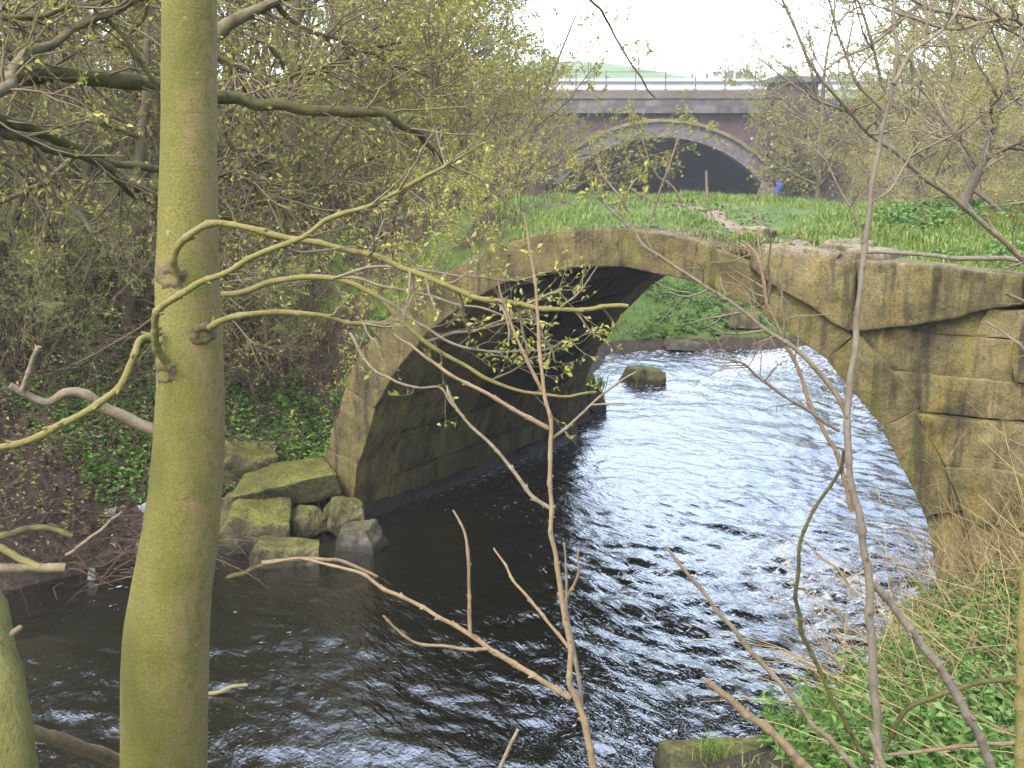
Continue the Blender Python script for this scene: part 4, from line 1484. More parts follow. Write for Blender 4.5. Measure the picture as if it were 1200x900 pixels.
    br = [
        ([(1022, 684), (1035, 700), (1055, 725), (1075, 752), (1095, 775), (1115, 805), (1140, 850), (1165, 910), (1185, 960)], 8, 11, 'grey_sapling'),
        ([(1047, 98), (1060, 70), (1075, 55), (1093, 45), (1105, 33), (1122, 12), (1130, -10)], 5, 2.5, 'pale_twig'),
        ([(1034, 128), (1020, 115), (1002, 92), (990, 60), (978, 32), (966, -8)], 4.5, 2.5, 'pale_twig'),
        ([(1042, 110), (1030, 80), (1020, 50), (1008, 15), (998, -15)], 4.5, 2.5, 'pale_twig'),
        ([(998, 600), (990, 560), (978, 525), (968, 510), (950, 468), (933, 430), (918, 395), (900, 355), (893, 320), (885, 298), (868, 282)], 6, 2.8, 'red_stem'),
        ([(993, 487), (980, 462), (950, 428), (925, 405), (900, 388), (867, 362), (830, 335), (798, 318), (760, 292), (738, 262)], 6, 3, 'pale_twig'),
        ([(984, 505), (955, 487), (933, 474), (912, 460), (893, 446), (880, 432), (866, 424), (833, 418)], 4.5, 2.2, 'grey_sapling'),
        ([(988, 528), (984, 548), (972, 570), (953, 598), (940, 630), (934, 665), (932, 700), (934, 725), (940, 745), (957, 778), (968, 805), (982, 834), (1000, 865), (1018, 900), (1035, 940)], 4, 5.5, 'bough'),
        ([(1004, 700), (985, 670), (965, 655), (945, 635), (930, 625)], 3, 1.8, 'pale_twig'),
        ([(900, 355), (899, 330), (900, 300), (902, 270)], 3, 2, 'pale_twig'),
        ([(1012, 300), (1007, 275), (1000, 250), (985, 225), (968, 190), (955, 175)], 4, 2, 'pale_twig'),
        ([(1019, 240), (1040, 225), (1060, 190), (1085, 160), (1110, 150)], 3, 1.6, 'pale_twig'),
    ]
    for i, (pts, w0, w1, mk) in enumerate(br):
        mb = MB()
        Pp, Rr = px_tube(mb, pts, [Y + .05, Y + .08 + .15 * math.sin(i * 1.9)], w0, w1, n=len(pts) * 12, sides=8, wob=.005, seed=120 + i, nodes=.08)
        if i in (1, 2, 3, 4, 5, 6, 10, 11):
            twigs_on(mb, rng, Pp, Rr, 9, .22, 0, .02, t0=.3, k=2, up=.04, mi_twig=1)
        mb.build('branch', [M[mk], M['pale_twig']], root, origin=org)

    # long twigs crossing the upper right, from a bush beyond the right edge
    root = thing('arching_bush', 'arching bare twigs reaching in from the right edge across the upper right', 'bush', tuple(at_y(1330, 700, 4.0)))
    org = np.array(root.location)
    for i, (pts, ys, w0, w1, mk, tw) in enumerate([
        ([(1330, 700), (1290, 500), (1245, 370), (1193, 297), (1160, 268), (1130, 244), (1090, 210), (1050, 178), (1017, 156), (998, 135), (980, 112), (966, 95), (952, 72), (935, 40), (917, 0), (908, -25)], [4.0, 3.8, 3.6, 3.5], 7.5, 2.8, 'pale_twig', 1),
        ([(1330, 700), (1310, 400), (1260, 150), (1200, 30), (1150, 22), (1100, 12), (1072, 11), (1040, 40), (1013, 57), (985, 70), (963, 82)], [4.0, 3.9, 3.8], 7, 2.4, 'pale_twig', 1),
        ([(1260, 150), (1230, 60), (1190, 25), (1150, 28), (1120, 35), (1075, 25), (1035, 8)], [3.9, 3.8], 5, 3, 'pale_twig', 1),
        ([(1330, 700), (1300, 480), (1260, 330), (1200, 306), (1130, 302), (1060, 297), (1010, 296)], [4.2, 5.2, 5.9, 6.3], 8, 4, 'grey_sapling', 0),
        ([(1330, 700), (1280, 460), (1230, 380), (1195, 350), (1178, 342)], [4.0, 3.9], 8, 3, 'pale_twig', 0),
        ([(1320, 650), (1240, 470), (1200, 410), (1180, 395), (1155, 378)], [4.0, 4.3], 5, 2, 'pale_twig', 0),
    ]):
        mb = MB()
        Pp, Rr = px_tube(mb, pts, ys, w0, w1, n=len(pts) * 14, sides=8, wob=.006, seed=160 + i, nodes=.12)
        if tw:
            twigs_on(mb, rng, Pp, Rr, 16, .35, 1, .016, t0=.3, k=3, up=.05, mi_twig=1, mi_leaf=2)
        mb.build('stem', [M[mk], M['pale_twig'], M['bud']], root, origin=org)

    # loose stems bottom right
    def stem(lab, pts, y, w0, w1, mk):
        mb = MB()
        px_tube(mb, pts, y, w0, w1, n=len(pts) * 12, sides=8, wob=.003, seed=len(lab), nodes=.07)
        o = mb.build('wild_shoot', M[mk], origin=at_y(*pts[0], y if np.isscalar(y) else y[0]))
        tag(o, lab, 'shoot', 'bare stems at the lower right')
    stem('long thin tan stem slanting up left over the water', [(1020, 925), (997, 895), (940, 833), (897, 783), (850, 727), (825, 695), (800, 667), (780, 640)], 2.6, 7, 3.5, 'pale_twig')
    stem('thick reddish stem slanting over the flat stone at the bottom', [(975, 925), (943, 897), (910, 863), (867, 830), (845, 812), (827, 796)], 2.5, 12, 7, 'red_stem')
    stem('grey green upright stalk at the right picture edge', [(1196, 980), (1197, 850), (1197, 780), (1200, 690), (1215, 560)], 2.5, 14, 10, 'limb')
    stem('short straw coloured stalk beside the foot of the grey sapling', [(1040, 930), (1033, 895), (1025, 870), (1017, 853)], 2.6, 9, 5, 'pale_twig')
    stem('dark stem lying low among the nettles', [(1190, 795), (1150, 800), (1100, 815), (1060, 835), (1035, 880)], 3.4, 6, 5, 'bough')
    stem('reddish stem lying flat across the nettles', [(1200, 870), (1150, 873), (1090, 879), (1040, 884)], 3.1, 5, 4, 'red_stem')
    # twigs standing in front of the brick arch
    root = thing('budding_shoot', 'slim shoots with lime buds standing on the bridge crown before the brick arch', 'shoot', tuple(tsz(3.4, .5, 3.0)))
    org = np.array(root.location)
    for i, (pts, w0, w1, mk, tw) in enumerate([
        ([(757, 275), (768, 240), (780, 205), (790, 175), (796, 158)], 2.6, 1.8, 'red_stem', 0),
        ([(800, 240), (785, 215), (770, 205), (757, 178), (752, 158)], 2.4, 1.5, 'red_stem', 0),
        ([(735, 247), (722, 225), (706, 205), (698, 185)], 3.5, 2, 'pale_twig', 0),
        ([(768, 300), (745, 275), (715, 245), (697, 225)], 4, 2.2, 'pale_twig', 8),
        ([(710, 240), (728, 235), (740, 218), (747, 208)], 3, 2, 'pale_twig', 8),
        ([(829, 232), (828, 200)], 3.5, 3, 'grey_sapling', 0),
        ([(756, 245), (755, 218)], 3.5, 3, 'pale_twig', 0),
        ([(751, 245), (749, 225)], 3.5, 3, 'pale_twig', 0),
    ]):
        mb = MB()
        Pp, Rr = px_tube(mb, pts, 8.25 if i < 5 else 10.8, w0, w1, sides=6, wob=.01, seed=190 + i)
        if tw:
            twigs_on(mb, rng, Pp, Rr, tw, .2, 3, .06, t0=.4, k=1, up=.1, mi_twig=1, mi_leaf=2)
        mb.build('stem', [M[mk], M['pale_twig'], M['bright_bud']], root, origin=org)
    # thin twig against the sky above the viaduct
    mb = MB()
    px_tube(mb, [(560, -60), (640, -40), (697, 2), (715, 30), (735, 68), (755, 100), (768, 116)], [4.6, 5.2, 5.4], 4.5, 1.8, sides=7, wob=.01, seed=3)
    o = mb.build('sky_twig', M['bg_twig'])
    tag(o, 'single dark twig hanging down in front of the bright sky', 'twig')


build_saplings()


# ------------------------------------------------------------------ viaduct
def build_viaduct():
    root = thing('brick_viaduct', 'brick road viaduct with one wide dark arch across the field', 'viaduct', ((VX0 + VX1) / 2, VY, V_GROUND))
    org = np.array(root.location)
    kpx = VY / F_PX / math.cos(PITCH) * 1.0
    P = lambda px, py: at_y(px, py, VY)
    crown = P(775, 161)[2]
    xl, xr = P(655, 216)[0], P(893, 216)[0]
    zs = P(655, 216)[2]
    xm, half = (xl + xr) / 2, (xr - xl) / 2
    rise = crown - zs
    Ra = (half ** 2 + rise ** 2) / (2 * rise)
    zc = crown - Ra
    a0 = math.asin(half / Ra)
    N = 48
    an = np.linspace(-a0, a0, N + 1)
    ring_t = .76
    hood_t = .17
    ztop = P(775, 116)[2]
    x_left, x_right = P(470, 100)[0], P(903, 100)[0]
    ro = Ra + ring_t + hood_t
    # wall, thick, with the opening cut along the outside of the ring
    mb = MB()
    xs = np.concatenate([[x_left], xm + ro * np.sin(an), [x_right]])
    zb = np.concatenate([[V_GROUND - .5], zc + ro * np.cos(an), [V_GROUND - .5]])
    xs = np.insert(xs, 1, xs[1])
    zb = np.insert(zb, 1, V_GROUND - .5)
    xs = np.insert(xs, -1, xs[-2])
    zb = np.insert(zb, -1, V_GROUND - .5)
    n = len(xs)
    front = np.stack([np.stack([xs, 0 * xs + VY, zb], -1), np.stack([xs, 0 * xs + VY, 0 * xs + ztop], -1)], 1)
    back = front + np.array([0, 1.0, 0])
    V = np.concatenate([front.reshape(-1, 3), back.reshape(-1, 3)])
    fs = []
    for i in range(n - 1):
        a, b, c, d = 2 * i, 2 * i + 2, 2 * i + 3, 2 * i + 1
        o2 = 2 * n
        fs += [(a, b, c, d), (a + o2, d + o2, c + o2, b + o2), (d, c, c + o2, d + o2), (a, a + o2, b + o2, b)]
    mb.add(V, fs)
    mb.build('wall', M['brick'], root, smooth_shade=False, origin=org)

    def ring(r0, r1, y0, y1, name, mat):
        m = MB()
        V = []
        for r, y in ((r0, y0), (r1, y0), (r1, y1), (r0, y1)):
            V.append(np.stack([xm + r * np.sin(an), 0 * an + y, zc + r * np.cos(an)], -1))
        V = np.stack(V, 1)
        idx = np.arange((N + 1) * 4).reshape(N + 1, 4)
        F = np.stack([idx[:-1], np.roll(idx[:-1], -1, 1), np.roll(idx[1:], -1, 1), idx[1:]], -1).reshape(-1, 4)
        m.add(V.reshape(-1, 3), np.vstack([F, [idx[0][::-1]], [idx[-1]]]))
        m.build(name, mat, root, smooth_shade=False, origin=org)
    ring(Ra, Ra + ring_t - .003, VY - .06, VY + .9, 'arch_ring', M['arch_brick'])
    ring(Ra + ring_t, ro - .004, VY - .22, VY + .5, 'hood_mould', M['hood'])
    # vault
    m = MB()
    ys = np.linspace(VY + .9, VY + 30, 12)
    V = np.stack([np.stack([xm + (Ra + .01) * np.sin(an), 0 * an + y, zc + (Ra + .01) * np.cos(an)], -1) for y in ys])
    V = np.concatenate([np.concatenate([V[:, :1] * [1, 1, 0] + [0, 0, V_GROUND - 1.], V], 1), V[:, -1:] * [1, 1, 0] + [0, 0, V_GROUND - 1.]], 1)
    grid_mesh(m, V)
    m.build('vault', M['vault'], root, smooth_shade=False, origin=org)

    def box(m, x0, x1, y0, y1, z0, z1):
        V = [(x, y, z) for x in (x0, x1) for y in (y0, y1) for z in (z0, z1)]
        m.add(V, [(0, 1, 3, 2), (4, 6, 7, 5), (0, 4, 5, 1), (2, 3, 7, 6), (0, 2, 6, 4), (1, 5, 7, 3)])
    m = MB()
    zb0, zb1 = P(775, 133)[2], ztop
    box(m, x_left, x_right - .01, VY - .24, VY - .003, zb0 + .16, zb1)
    box(m, x_left, x_right - .01, VY - .38, VY - .243, zb0, zb0 + .3)
    m.build('string_course', M['band'], root, smooth_shade=False, origin=org)
    m = MB()
    zp = P(775, 107)[2]
    box(m, x_left, x_right - .01, VY - .30, VY + .35, zb1 + .003, zp)
    m.build('parapet', M['parapet'], root, smooth_shade=False, origin=org)
    # pier at the right end
    m = MB()
    xp0, xp1 = P(905, 100)[0], P(957, 100)[0]
    box(m, xp0, xp1, VY - .8, VY + 1.6, V_GROUND - .6, P(930, 138)[2])
    box(m, xp0 + .12, xp1 - .12, VY - .68, VY + 1.5, P(930, 138)[2] + .003, P(930, 98)[2])
    pier = m.build('pier', M['brick'], root, smooth_shade=False, origin=org)
    m = MB()
    box(m, xp0 - .12, xp1 + .12, VY - .95, VY + 1.75, P(930, 98)[2] + .003, P(930, 91)[2])
    m.build('pier_cap', M['band'], pier, smooth_shade=False, origin=org)
    m = MB()
    box(m, xp0 - .12, xp1 + .12, VY - .95, VY - .803, P(930, 142)[2], P(930, 132)[2])
    m.build('pier_band', M['band'], pier, smooth_shade=False, origin=org)
    # right wing wall falling away behind the trees
    m = MB()
    z1 = P(930, 120)[2]
    V = np.array([(xp1, VY + .2, V_GROUND - .5), (xp1, VY + .2, z1), (xp1 + 7, VY + 3, V_GROUND - .5), (xp1 + 7, VY + 3, z1 - 2.4)])
    V2 = V + np.array([0, .8, 0])
    m.add(np.vstack([V, V2]), [(0, 2, 3, 1), (4, 5, 7, 6), (1, 3, 7, 5), (2, 6, 7, 3)])
    m.build('wing_wall', M['brick'], root, smooth_shade=False, origin=org)
    # railing
    pts = [(x, VY + .05) for x in np.arange(P(640, 95)[0], x_right - .3, 1.52)]
    zr = [zp + f for f in (.45, .95)]
    m = MB()
    for z in zr:
        box(m, pts[0][0], x_right - .05, VY + .03, VY + .07, z - .018, z + .018)
    rl = m.build('railing', M['rail'], root, smooth_shade=False, origin=org)
    for x, y in pts:
        m = MB()
        box(m, x - .032, x + .032, y - .03, y + .03, zp + .003, zp + 1.05)
        box(m, x - .09, x + .09, y - .085, y + .085, zp + .003, zp + .12)
        m.build('post', M['rail'], rl, smooth_shade=False, origin=org)
    # road and crash barrier behind
    m = MB()
    zroad = zp - .25
    box(m, -60, 70, VY + 1.6, VY + 11, zroad - .3, zroad)
    struct(m.build('road', M['asphalt'], smooth_shade=False))
    b = thing('crash_barrier', 'pale galvanised crash barrier along the road behind the railing', 'barrier', (xm, VY + 2.4, zroad))
    m = MB()
    zz = np.array([.42, .50, .56, .62, .70, .78, .86, .92, 1.0, 1.08])
    yy = np.array([.0, -.05, -.05, .0, .03, .03, .0, -.05, -.05, .0]) + VY + 2.3
    xx = np.array([-40., 60.])
    V = np.stack([np.stack([0 * zz + x, yy, zroad + zz], -1) for x in xx], 0)
    grid_mesh(m, V)
    m.build('beam', M['barrier'], b, origin=np.array(b.location))
    for x in np.arange(xm - 9, xm + 10, 3.0):
        m = MB()
        box(m, x - .06, x + .06, VY + 2.36, VY + 2.48, zroad + .003, zroad + 1.0)
        m.build('post', M['barrier'], b, smooth_shade=False, origin=np.array(b.location))
    # ivy on the pier
    rng = np.random.default_rng(8)
    m = MB()
    n = 1500
    x = rng.normal(xp0 + .9, .8, n)
    z = V_GROUND + rng.beta(1.2, 2.0, n) * 5.2
    pos = np.stack([x, VY - .84 - rng.uniform(0, .35, n), z], -1)
    leaf_quads(m, pos, rng.normal(size=(n, 3)) + [0, -1, -.5], rng.uniform(.12, .28, n), rng, 0, .8)
    o = m.build('ivy_patch', M['bud'], smooth_shade=False)
    tag(o, 'straggling ivy climbing the pier of the brick viaduct', 'ivy')
    # blue sheet and rubble at the springing
    m = MB()
    U, W = np.meshgrid(np.linspace(0, 1, 12), np.linspace(0, 1, 16), indexing='ij')
    c0, c1, c2, c3 = (at_y(914, 229, 50.2), at_y(906, 228, 49.9), at_y(914, 206, 51.0), at_y(921, 203, 51.0))
    V = (c1 * (1 - U[..., None]) + c0 * U[..., None]) * (1 - W[..., None]) + (c2 * (1 - U[..., None]) + c3 * U[..., None]) * W[..., None]
    V = V + np.stack([.10 * vnoise(V * 3, 1), .22 * vnoise(V * 3, 2), .08 * vnoise(V * 3, 3)], -1)
    grid_mesh(m, V)
    grid_mesh(m, V + np.array([0, .05, 0]))
    o = m.build('plastic_sheet', M['blue'])
    tag(o, 'crumpled blue plastic sheet draped at the foot of the viaduct pier', 'sheet')
    rg = np.random.default_rng(5)
    rock('rubble_heap', 'pale heap of rubble beside the blue sheet', 897, 223, 22, 14, 49.6, M['pale_stone'], 61, group=None, taper=.5)


build_viaduct()


# ------------------------------------------------------------------ ground cover
def stuff(o):
    o['kind'] = 'stuff'
    return o


def blades(mb, base, h, w, rng, lean=.35, mi=0):
    n = len(base)
    az = rng.uniform(0, 2 * PI, n)
    d = np.stack([np.cos(az), np.sin(az), 0 * az], -1)
    sd = np.stack([-np.sin(az), np.cos(az), 0 * az], -1)
    ln = rng.uniform(.1, 1, n)[:, None] * lean
    H = h[:, None]
    W = w[:, None]
    m = base + d * H * ln * .35 + np.array([0, 0, 1]) * H * .6
    tip = base + d * H * ln * 1.3 + np.array([0, 0, 1]) * H * (1 - .4 * ln)
    V = np.stack([base - sd * W, base + sd * W, m + sd * W * .7, m - sd * W * .7, tip], 1)
    idx = np.arange(n * 5).reshape(n, 5)
    mb.add(V, idx[:, [0, 1, 2, 3]], mi)
    mb.add(np.zeros((0, 3)), np.zeros((0, 3), int))
    mb.f.append((idx[:, [3, 2, 4]] + (mb.n - n * 5), mi))


def herbs(mb, base, h, rng, nleaf=9, leaf=.07, mi=0, wid=.62, stem_mi=None):
    """little leafy plants: whorls of pointed leaves up a stalk"""
    n = len(base)
    k = np.repeat(np.arange(n), nleaf)
    lv = np.tile(np.linspace(.25, 1, nleaf), n)
    az = rng.uniform(0, 2 * PI, n * nleaf)
    D = np.stack([np.cos(az), np.sin(az), rng.uniform(-.35, .45, n * nleaf)], -1)
    lean = rng.normal(size=(n, 2)) * .25
    pos = base[k].copy()
    pos[:, 2] += h[k] * lv
    pos[:, :2] += lean[k] * (h[k] * lv)[:, None]
    leaf_quads(mb, pos, D, rng.uniform(.6, 1.25, n * nleaf) * leaf * (1.2 - .5 * lv), rng, mi, wid)
    if stem_mi is not None:
        top = base + np.stack([lean[:, 0] * h, lean[:, 1] * h, h], -1)
        tubes(mb, np.stack([base, (base + top) / 2, top], 1), np.full((n, 3), .003), 3, stem_mi)


def scatter(rng, n, x0, x1, y0, y1, cond):
    x = rng.uniform(x0, x1, n)
    y = rng.uniform(y0, y1, n)
    k = cond(x, y)
    x, y = x[k], y[k]
    return np.stack([x, y, ground_z(x, y)], -1)


def ground_cover():
    rng = np.random.default_rng(99)
    # grass on the deck
    mb = MB()
    n = 70000
    t = rng.uniform(-1.0, 7.5, n)
    s = rng.uniform(.12, DEP + 1.2, n)
    ok = rng.uniform(size=n) > path_mask(t, s) * .97
    ok &= ~((t > 3.9) & (t < 5.2) & (s < .7))
    ok &= vnoise(np.stack([t * 2.2, s * 2.2, 0 * t], -1), 4) + rng.uniform(-.6, .9, n) > -.1
    t, s = t[ok], s[ok]
    b = tsz(t, s, deck_z(t, s) - .015)
    hh = rng.uniform(.025, .075, len(t)) * np.maximum(.4, 1 + 1.1 * vnoise(b * 1.7, 3) + .5 * vnoise(b * 6, 5))
    blades(mb, b, hh, rng.uniform(.003, .006, len(t)), rng, .8)
    # approach to the right, beyond
    p = scatter(rng, 40000, 4.5, 16, 7, 26, lambda x, y: (river_dist(x, y)[0] > .6) & (x > 3.6 + (y - 7) * .0) & (to_ts(x, y)[0] > SPAN + .3) & (to_ts(x, y)[1] > .35) & (rng.uniform(size=len(x)) < 8 / y))
    blades(mb, p - [0, 0, .02], rng.uniform(.03, .09, len(p)) * np.maximum(.4, 1 + 1.1 * vnoise(p * 1.3, 3)), rng.uniform(.003, .007, len(p)), rng, .9)
    o = stuff(mb.build('grass', M['grass'], smooth_shade=False))
    # field grass between bridge and viaduct, and the far bank under the arch
    mb = MB()
    p = scatter(rng, 60000, -6, 14, 13, 50, lambda x, y: (river_dist(x, y)[0] > np.where(y > 16, .22, .7)) & (rng.uniform(size=len(x)) < 22 / (y + 8)) & (x > -4 + (y - 14) * -.1))
    sc = .6 + p[:, 1] / 30
    blades(mb, p - [0, 0, .03], rng.uniform(.06, .18, len(p)) * np.minimum(sc, 1.6) * np.maximum(.3, 1 + vnoise(p * .9, 6)), rng.uniform(.006, .012, len(p)) * sc, rng, .9)
    stuff(mb.build('grass', M['pale_grass'], smooth_shade=False))
    mb = MB()
    n = 36000
    t = rng.uniform(3.6, 7.8, n)
    s = rng.uniform(.25, DEP + .4, n)
    ok = (rng.uniform(size=n) > path_mask(t, s) * .97) & ~((t > 3.9) & (t < 5.0) & (s < .5))
    t, s = t[ok], s[ok]
    b = tsz(t, s, deck_z(t, s) - .01)
    blades(mb, b, rng.uniform(.03, .10, len(t)) * np.maximum(.6, 1 + .8 * vnoise(b * 2.6, 13)), rng.uniform(.003, .006, len(t)), rng, .9)
    stuff(mb.build('grass', M['grass'], smooth_shade=False))
    # dead grass and moss fringe along the front edge of the deck
    mb = MB()
    n = 2600
    t = rng.uniform(.2, 4.2, n)
    s = rng.beta(1.2, 4, n) * .7 + .03
    b = tsz(t, s, deck_z(t, s) - .01)
    blades(mb, b, rng.uniform(.05, .14, n), rng.uniform(.002, .005, n), rng, 1.6)
    n = 1500
    t = rng.uniform(.1, 6.8, n)
    s = rng.beta(1.2, 3, n) * .8 + .02
    k = n // 3
    s[:k] = rng.uniform(.4, 4, k)
    t[:k] = 4.6 - .83 * s[:k] + rng.normal(0, .35, k)
    b = tsz(t, s, deck_z(t, s) + .005)
    leaf_quads(mb, b, rng.normal(size=(n, 3)) * [1, 1, .4], rng.uniform(.03, .07, n), rng, 1, .6)
    stuff(mb.build('dry_grass', [M['dry_fringe'], M['litter']], smooth_shade=False))
    mb = MB()
    p = scatter(rng, 3000, .5, 9, 16.5, 25, lambda x, y: (river_dist(x, y)[0] > .25) & (vnoise(xy3(x, y) * .8, 31) > .0))
    herbs(mb, p - [0, 0, .02], rng.uniform(.06, .3, len(p)), rng, 8, .12, 0, .6)
    stuff(mb.build('herbs', M['nettle'], smooth_shade=False))
    # nettle patch on the deck, right
    mb = MB()
    n = 1500
    t = rng.uniform(4.2, 8.5, n)
    s = rng.uniform(.9, 4.6, n)
    ok = (path_mask(t, s) < .1) & (vnoise(np.stack([t, s, 0 * t], -1) * 1.1, 8) + .9 * smooth(1.0, 3.0, s) > .25)
    t, s = t[ok], s[ok]
    b = tsz(t, s, deck_z(t, s))
    herbs(mb, b, rng.uniform(.05, .16, len(t)), rng, 8, .07, 0)
    stuff(mb.build('nettles', M['nettle'], smooth_shade=False))
    # right foreground bank: nettles and cow parsley
    mb = MB()
    def cr(x, y):
        d = river_dist(x, y)[0]
        tt, s_ = to_ts(x, y)
        return (d > .12) & (s_ < -.12) & (x > 1.5 + .0 * y) & (y < 9)
    p = scatter(rng, 9000, 1.5, 6.5, 2.6, 9, cr)
    herbs(mb, p - [0, 0, .02], rng.uniform(.10, .36, len(p)), rng, 10, .075, 0, .6, 0)
    stuff(mb.build('nettles', M['nettle'], smooth_shade=False))
    mb = MB()
    p = scatter(rng, 9000, 1.3, 6.5, 2.2, 9, cr)
    blades(mb, p - [0, 0, .02], rng.uniform(.12, .4, len(p)), rng.uniform(.003, .006, len(p)), rng, 1.1)
    stuff(mb.build('grass', M['grass'], smooth_shade=False))
    # dry stalks over it
    mb = MB()
    p = scatter(rng, 1100, 1.9, 6.0, 3.2, 8.0, cr)
    D = np.stack([rng.normal(-.55, .5, len(p)), rng.normal(-.1, .4, len(p)), rng.uniform(.5, 1.2, len(p))], -1)
    pts, rad = grow_level(rng, p, D, rng.uniform(.5, 1.4, len(p)), rng.uniform(.002, .0042, len(p)), 9, .07, -.05, .35)
    tubes(mb, pts, rad, 4)
    S, DD, Ln, R = sprout(rng, pts, rad, 2, .4, .6, .35, .7)
    p2, r2 = grow_level(rng, S, DD, Ln, R, 5, .1, -.04, .4)
    tubes(mb, p2, r2, 3)
    stuff(mb.build('dry_stalks', M['dry'], smooth_shade=False))
    # straw tuft against the abutment at the right edge
    mb = MB()
    base = tsz(6.2, -.55, 0)
    n = 260
    b = np.stack([rng.normal(base[0], .35, n), rng.normal(base[1], .22, n)], -1)
    b = np.column_stack([b, ground_z(b[:, 0], b[:, 1])])
    D = np.stack([rng.normal(-.25, .35, n), rng.normal(-.15, .25, n), np.ones(n)], -1)
    pts, rad = grow_level(rng, b, D, rng.uniform(.5, 1.1, n), rng.uniform(.0018, .0032, n), 9, .05, -.05, .3)
    tubes(mb, pts, rad, 3)
    o = mb.build('straw_tuft', M['dry'], smooth_shade=False)
    tag(o, 'dry straw tuft against the right foot of the stone bridge', 'grass tuft')
    # left bank greens beside the arch
    mb = MB()
    def cl(x, y):
        d = river_dist(x, y)[0]
        tt, s_ = to_ts(x, y)
        return (d > .35) & (tt < -.35) & (tt > -3.6) & (s_ > -1.6) & (s_ < 5) & (vnoise(xy3(x, y) * 1.1, 5) + rng.uniform(-.3, .5, len(x)) + .35 * smooth(-2.8, -1.2, tt) > .12)
    p = scatter(rng, 8500, -5, 1.0, 8.5, 13, lambda x, y: cl(x, y) & (to_ts(x, y)[1] < 2.0 + 1.2 * vnoise(xy3(x, y) * 1.5, 41)))
    herbs(mb, p - [0, 0, .02], rng.uniform(.05, .22, len(p)), rng, 8, .075, 0, .6)
    stuff(mb.build('ground_ivy', M['dark_herb'], smooth_shade=False))
    mb = MB()
    p = scatter(rng, 9000, -5, 1.0, 8.5, 16, cl)
    blades(mb, p - [0, 0, .02], rng.uniform(.06, .22, len(p)), rng.uniform(.003, .006, len(p)), rng, 1.0)
    stuff(mb.build('grass', M['grass'], smooth_shade=False))
    # left brush: brambles and dead leaves
    mb = MB()
    def cb(x, y):
        d = river_dist(x, y)[0]
        tt, s_ = to_ts(x, y)
        return (d > .15) & (tt < -1.0) & (y > 6)
    p = scatter(rng, 2600, -8, -1.5, 6.5, 15, cb)
    n = len(p)
    D = np.stack([rng.normal(0, .8, n), rng.normal(-.5, .6, n), rng.uniform(.5, 1.6, n)], -1)
    pts, rad = grow_level(rng, p, D, rng.uniform(.5, 1.9, n), rng.uniform(.0025, .006, n), 9, .16, -.13, .4)
    tubes(mb, pts, rad, 4)
    S, DD, Ln, R = sprout(rng, pts, rad, 3, .2, .8, .4, .6)
    p2, r2 = grow_level(rng, S, DD, Ln, np.maximum(R, .0018), 6, .2, -.08, .4)
    tubes(mb, p2, r2, 3)
    stuff(mb.build('bramble_thicket', M['bramble'], smooth_shade=False))
    mb = MB()
    p = scatter(rng, 26000, -9, 0, 6.2, 16, lambda x, y: (river_dist(x, y)[0] > .05) & (to_ts(x, y)[0] < -.5))
    leaf_quads(mb, p + rng.uniform(0, .05, (len(p), 1)) * [0, 0, 1], rng.normal(size=(len(p), 3)) * [1, 1, .35], rng.uniform(.03, .085, len(p)), rng, 0, .6)
    stuff(mb.build('leaf_litter', M['litter'], smooth_shade=False))
    # young green leaves scattered through the brush
    mb = MB()
    p = scatter(rng, 3000, -8, -2.2, 7.5, 15, lambda x, y: cb(x, y) & (vnoise(xy3(x, y) * .9, 12) > .12))
    herbs(mb, p, rng.uniform(.1, .7, len(p)), rng, 6, .05, 0, .6)
    stuff(mb.build('undergrowth', M['shrub_leaf'], smooth_shade=False))
    # scrub that fills the woods: thin branching stems with a few young leaves
    def scrub(name, n, x0, x1, y0, y1, cond, h, mats, leaf, nl, k=4, r=.003, p=None):
        m = MB()
        p = scatter(rng, n, x0, x1, y0, y1, cond) if p is None else p
        nn = len(p)
        D = np.stack([rng.normal(0, .35, nn), rng.normal(0, .35, nn), np.ones(nn)], -1)
        sc = np.maximum(1, p[:, 1] / 16)
        a, ra = grow_level(rng, p, D, rng.uniform(.5, 1.2, nn) * h * sc ** .5, r * 2.2 * sc, 7, .1, .02, .4)
        tubes(m, a, ra, 4)
        S, DD, Ln, R = sprout(rng, a, ra, k, .15, .7, .5, .6)
        b, rb = grow_level(rng, S, DD, Ln, R, 6, .14, .03, .4)
        tubes(m, b, rb, 3)
        S, DD, Ln, R = sprout(rng, b, rb, 5, .15, .75, .5, .7)
        c, rc = grow_level(rng, S, DD, Ln, R, 4, .16, .03, .5)
        tubes(m, c, rc, 3)
        if nl:
            S, DD, _, _ = sprout(rng, c, rc, nl, .15, .8, .5, 1)
            leaf_quads(m, S, DD + rng.normal(size=S.shape) * .4, rng.uniform(.6, 1.3, len(S)) * leaf * np.maximum(1, S[:, 1] / 16), rng, 1, .55)
        stuff(m.build(name, mats, smooth_shade=False))
    scrub('undergrowth', 520, -16, -1.6, 11.0, 30, lambda x, y: (river_dist(x, y)[0] > 1.2) & (to_ts(x, y)[0] < -2.6 + .08 * (y - 11)), 2.6, [M['bg_twig'], M['bud']], .042, 4)
    scrub('undergrowth', 150, -3.5, 2.4, 9.0, 15.0, lambda x, y: (to_ts(x, y)[0] < -.35) & (to_ts(x, y)[0] > -2.6) & (to_ts(x, y)[1] > -.3) & (to_ts(x, y)[1] < 5.5) & (river_dist(x, y)[0] > .3), .95, [M['bg_twig'], M['bud']], .036, 4, 4, .002)
    t = rng.uniform(-.95, 1.5, 95)
    s = rng.beta(1.1, 1.6, 95) * 3.6 + .15
    k = (rng.uniform(size=95) > smooth(.4, 1.6, t) * .8)
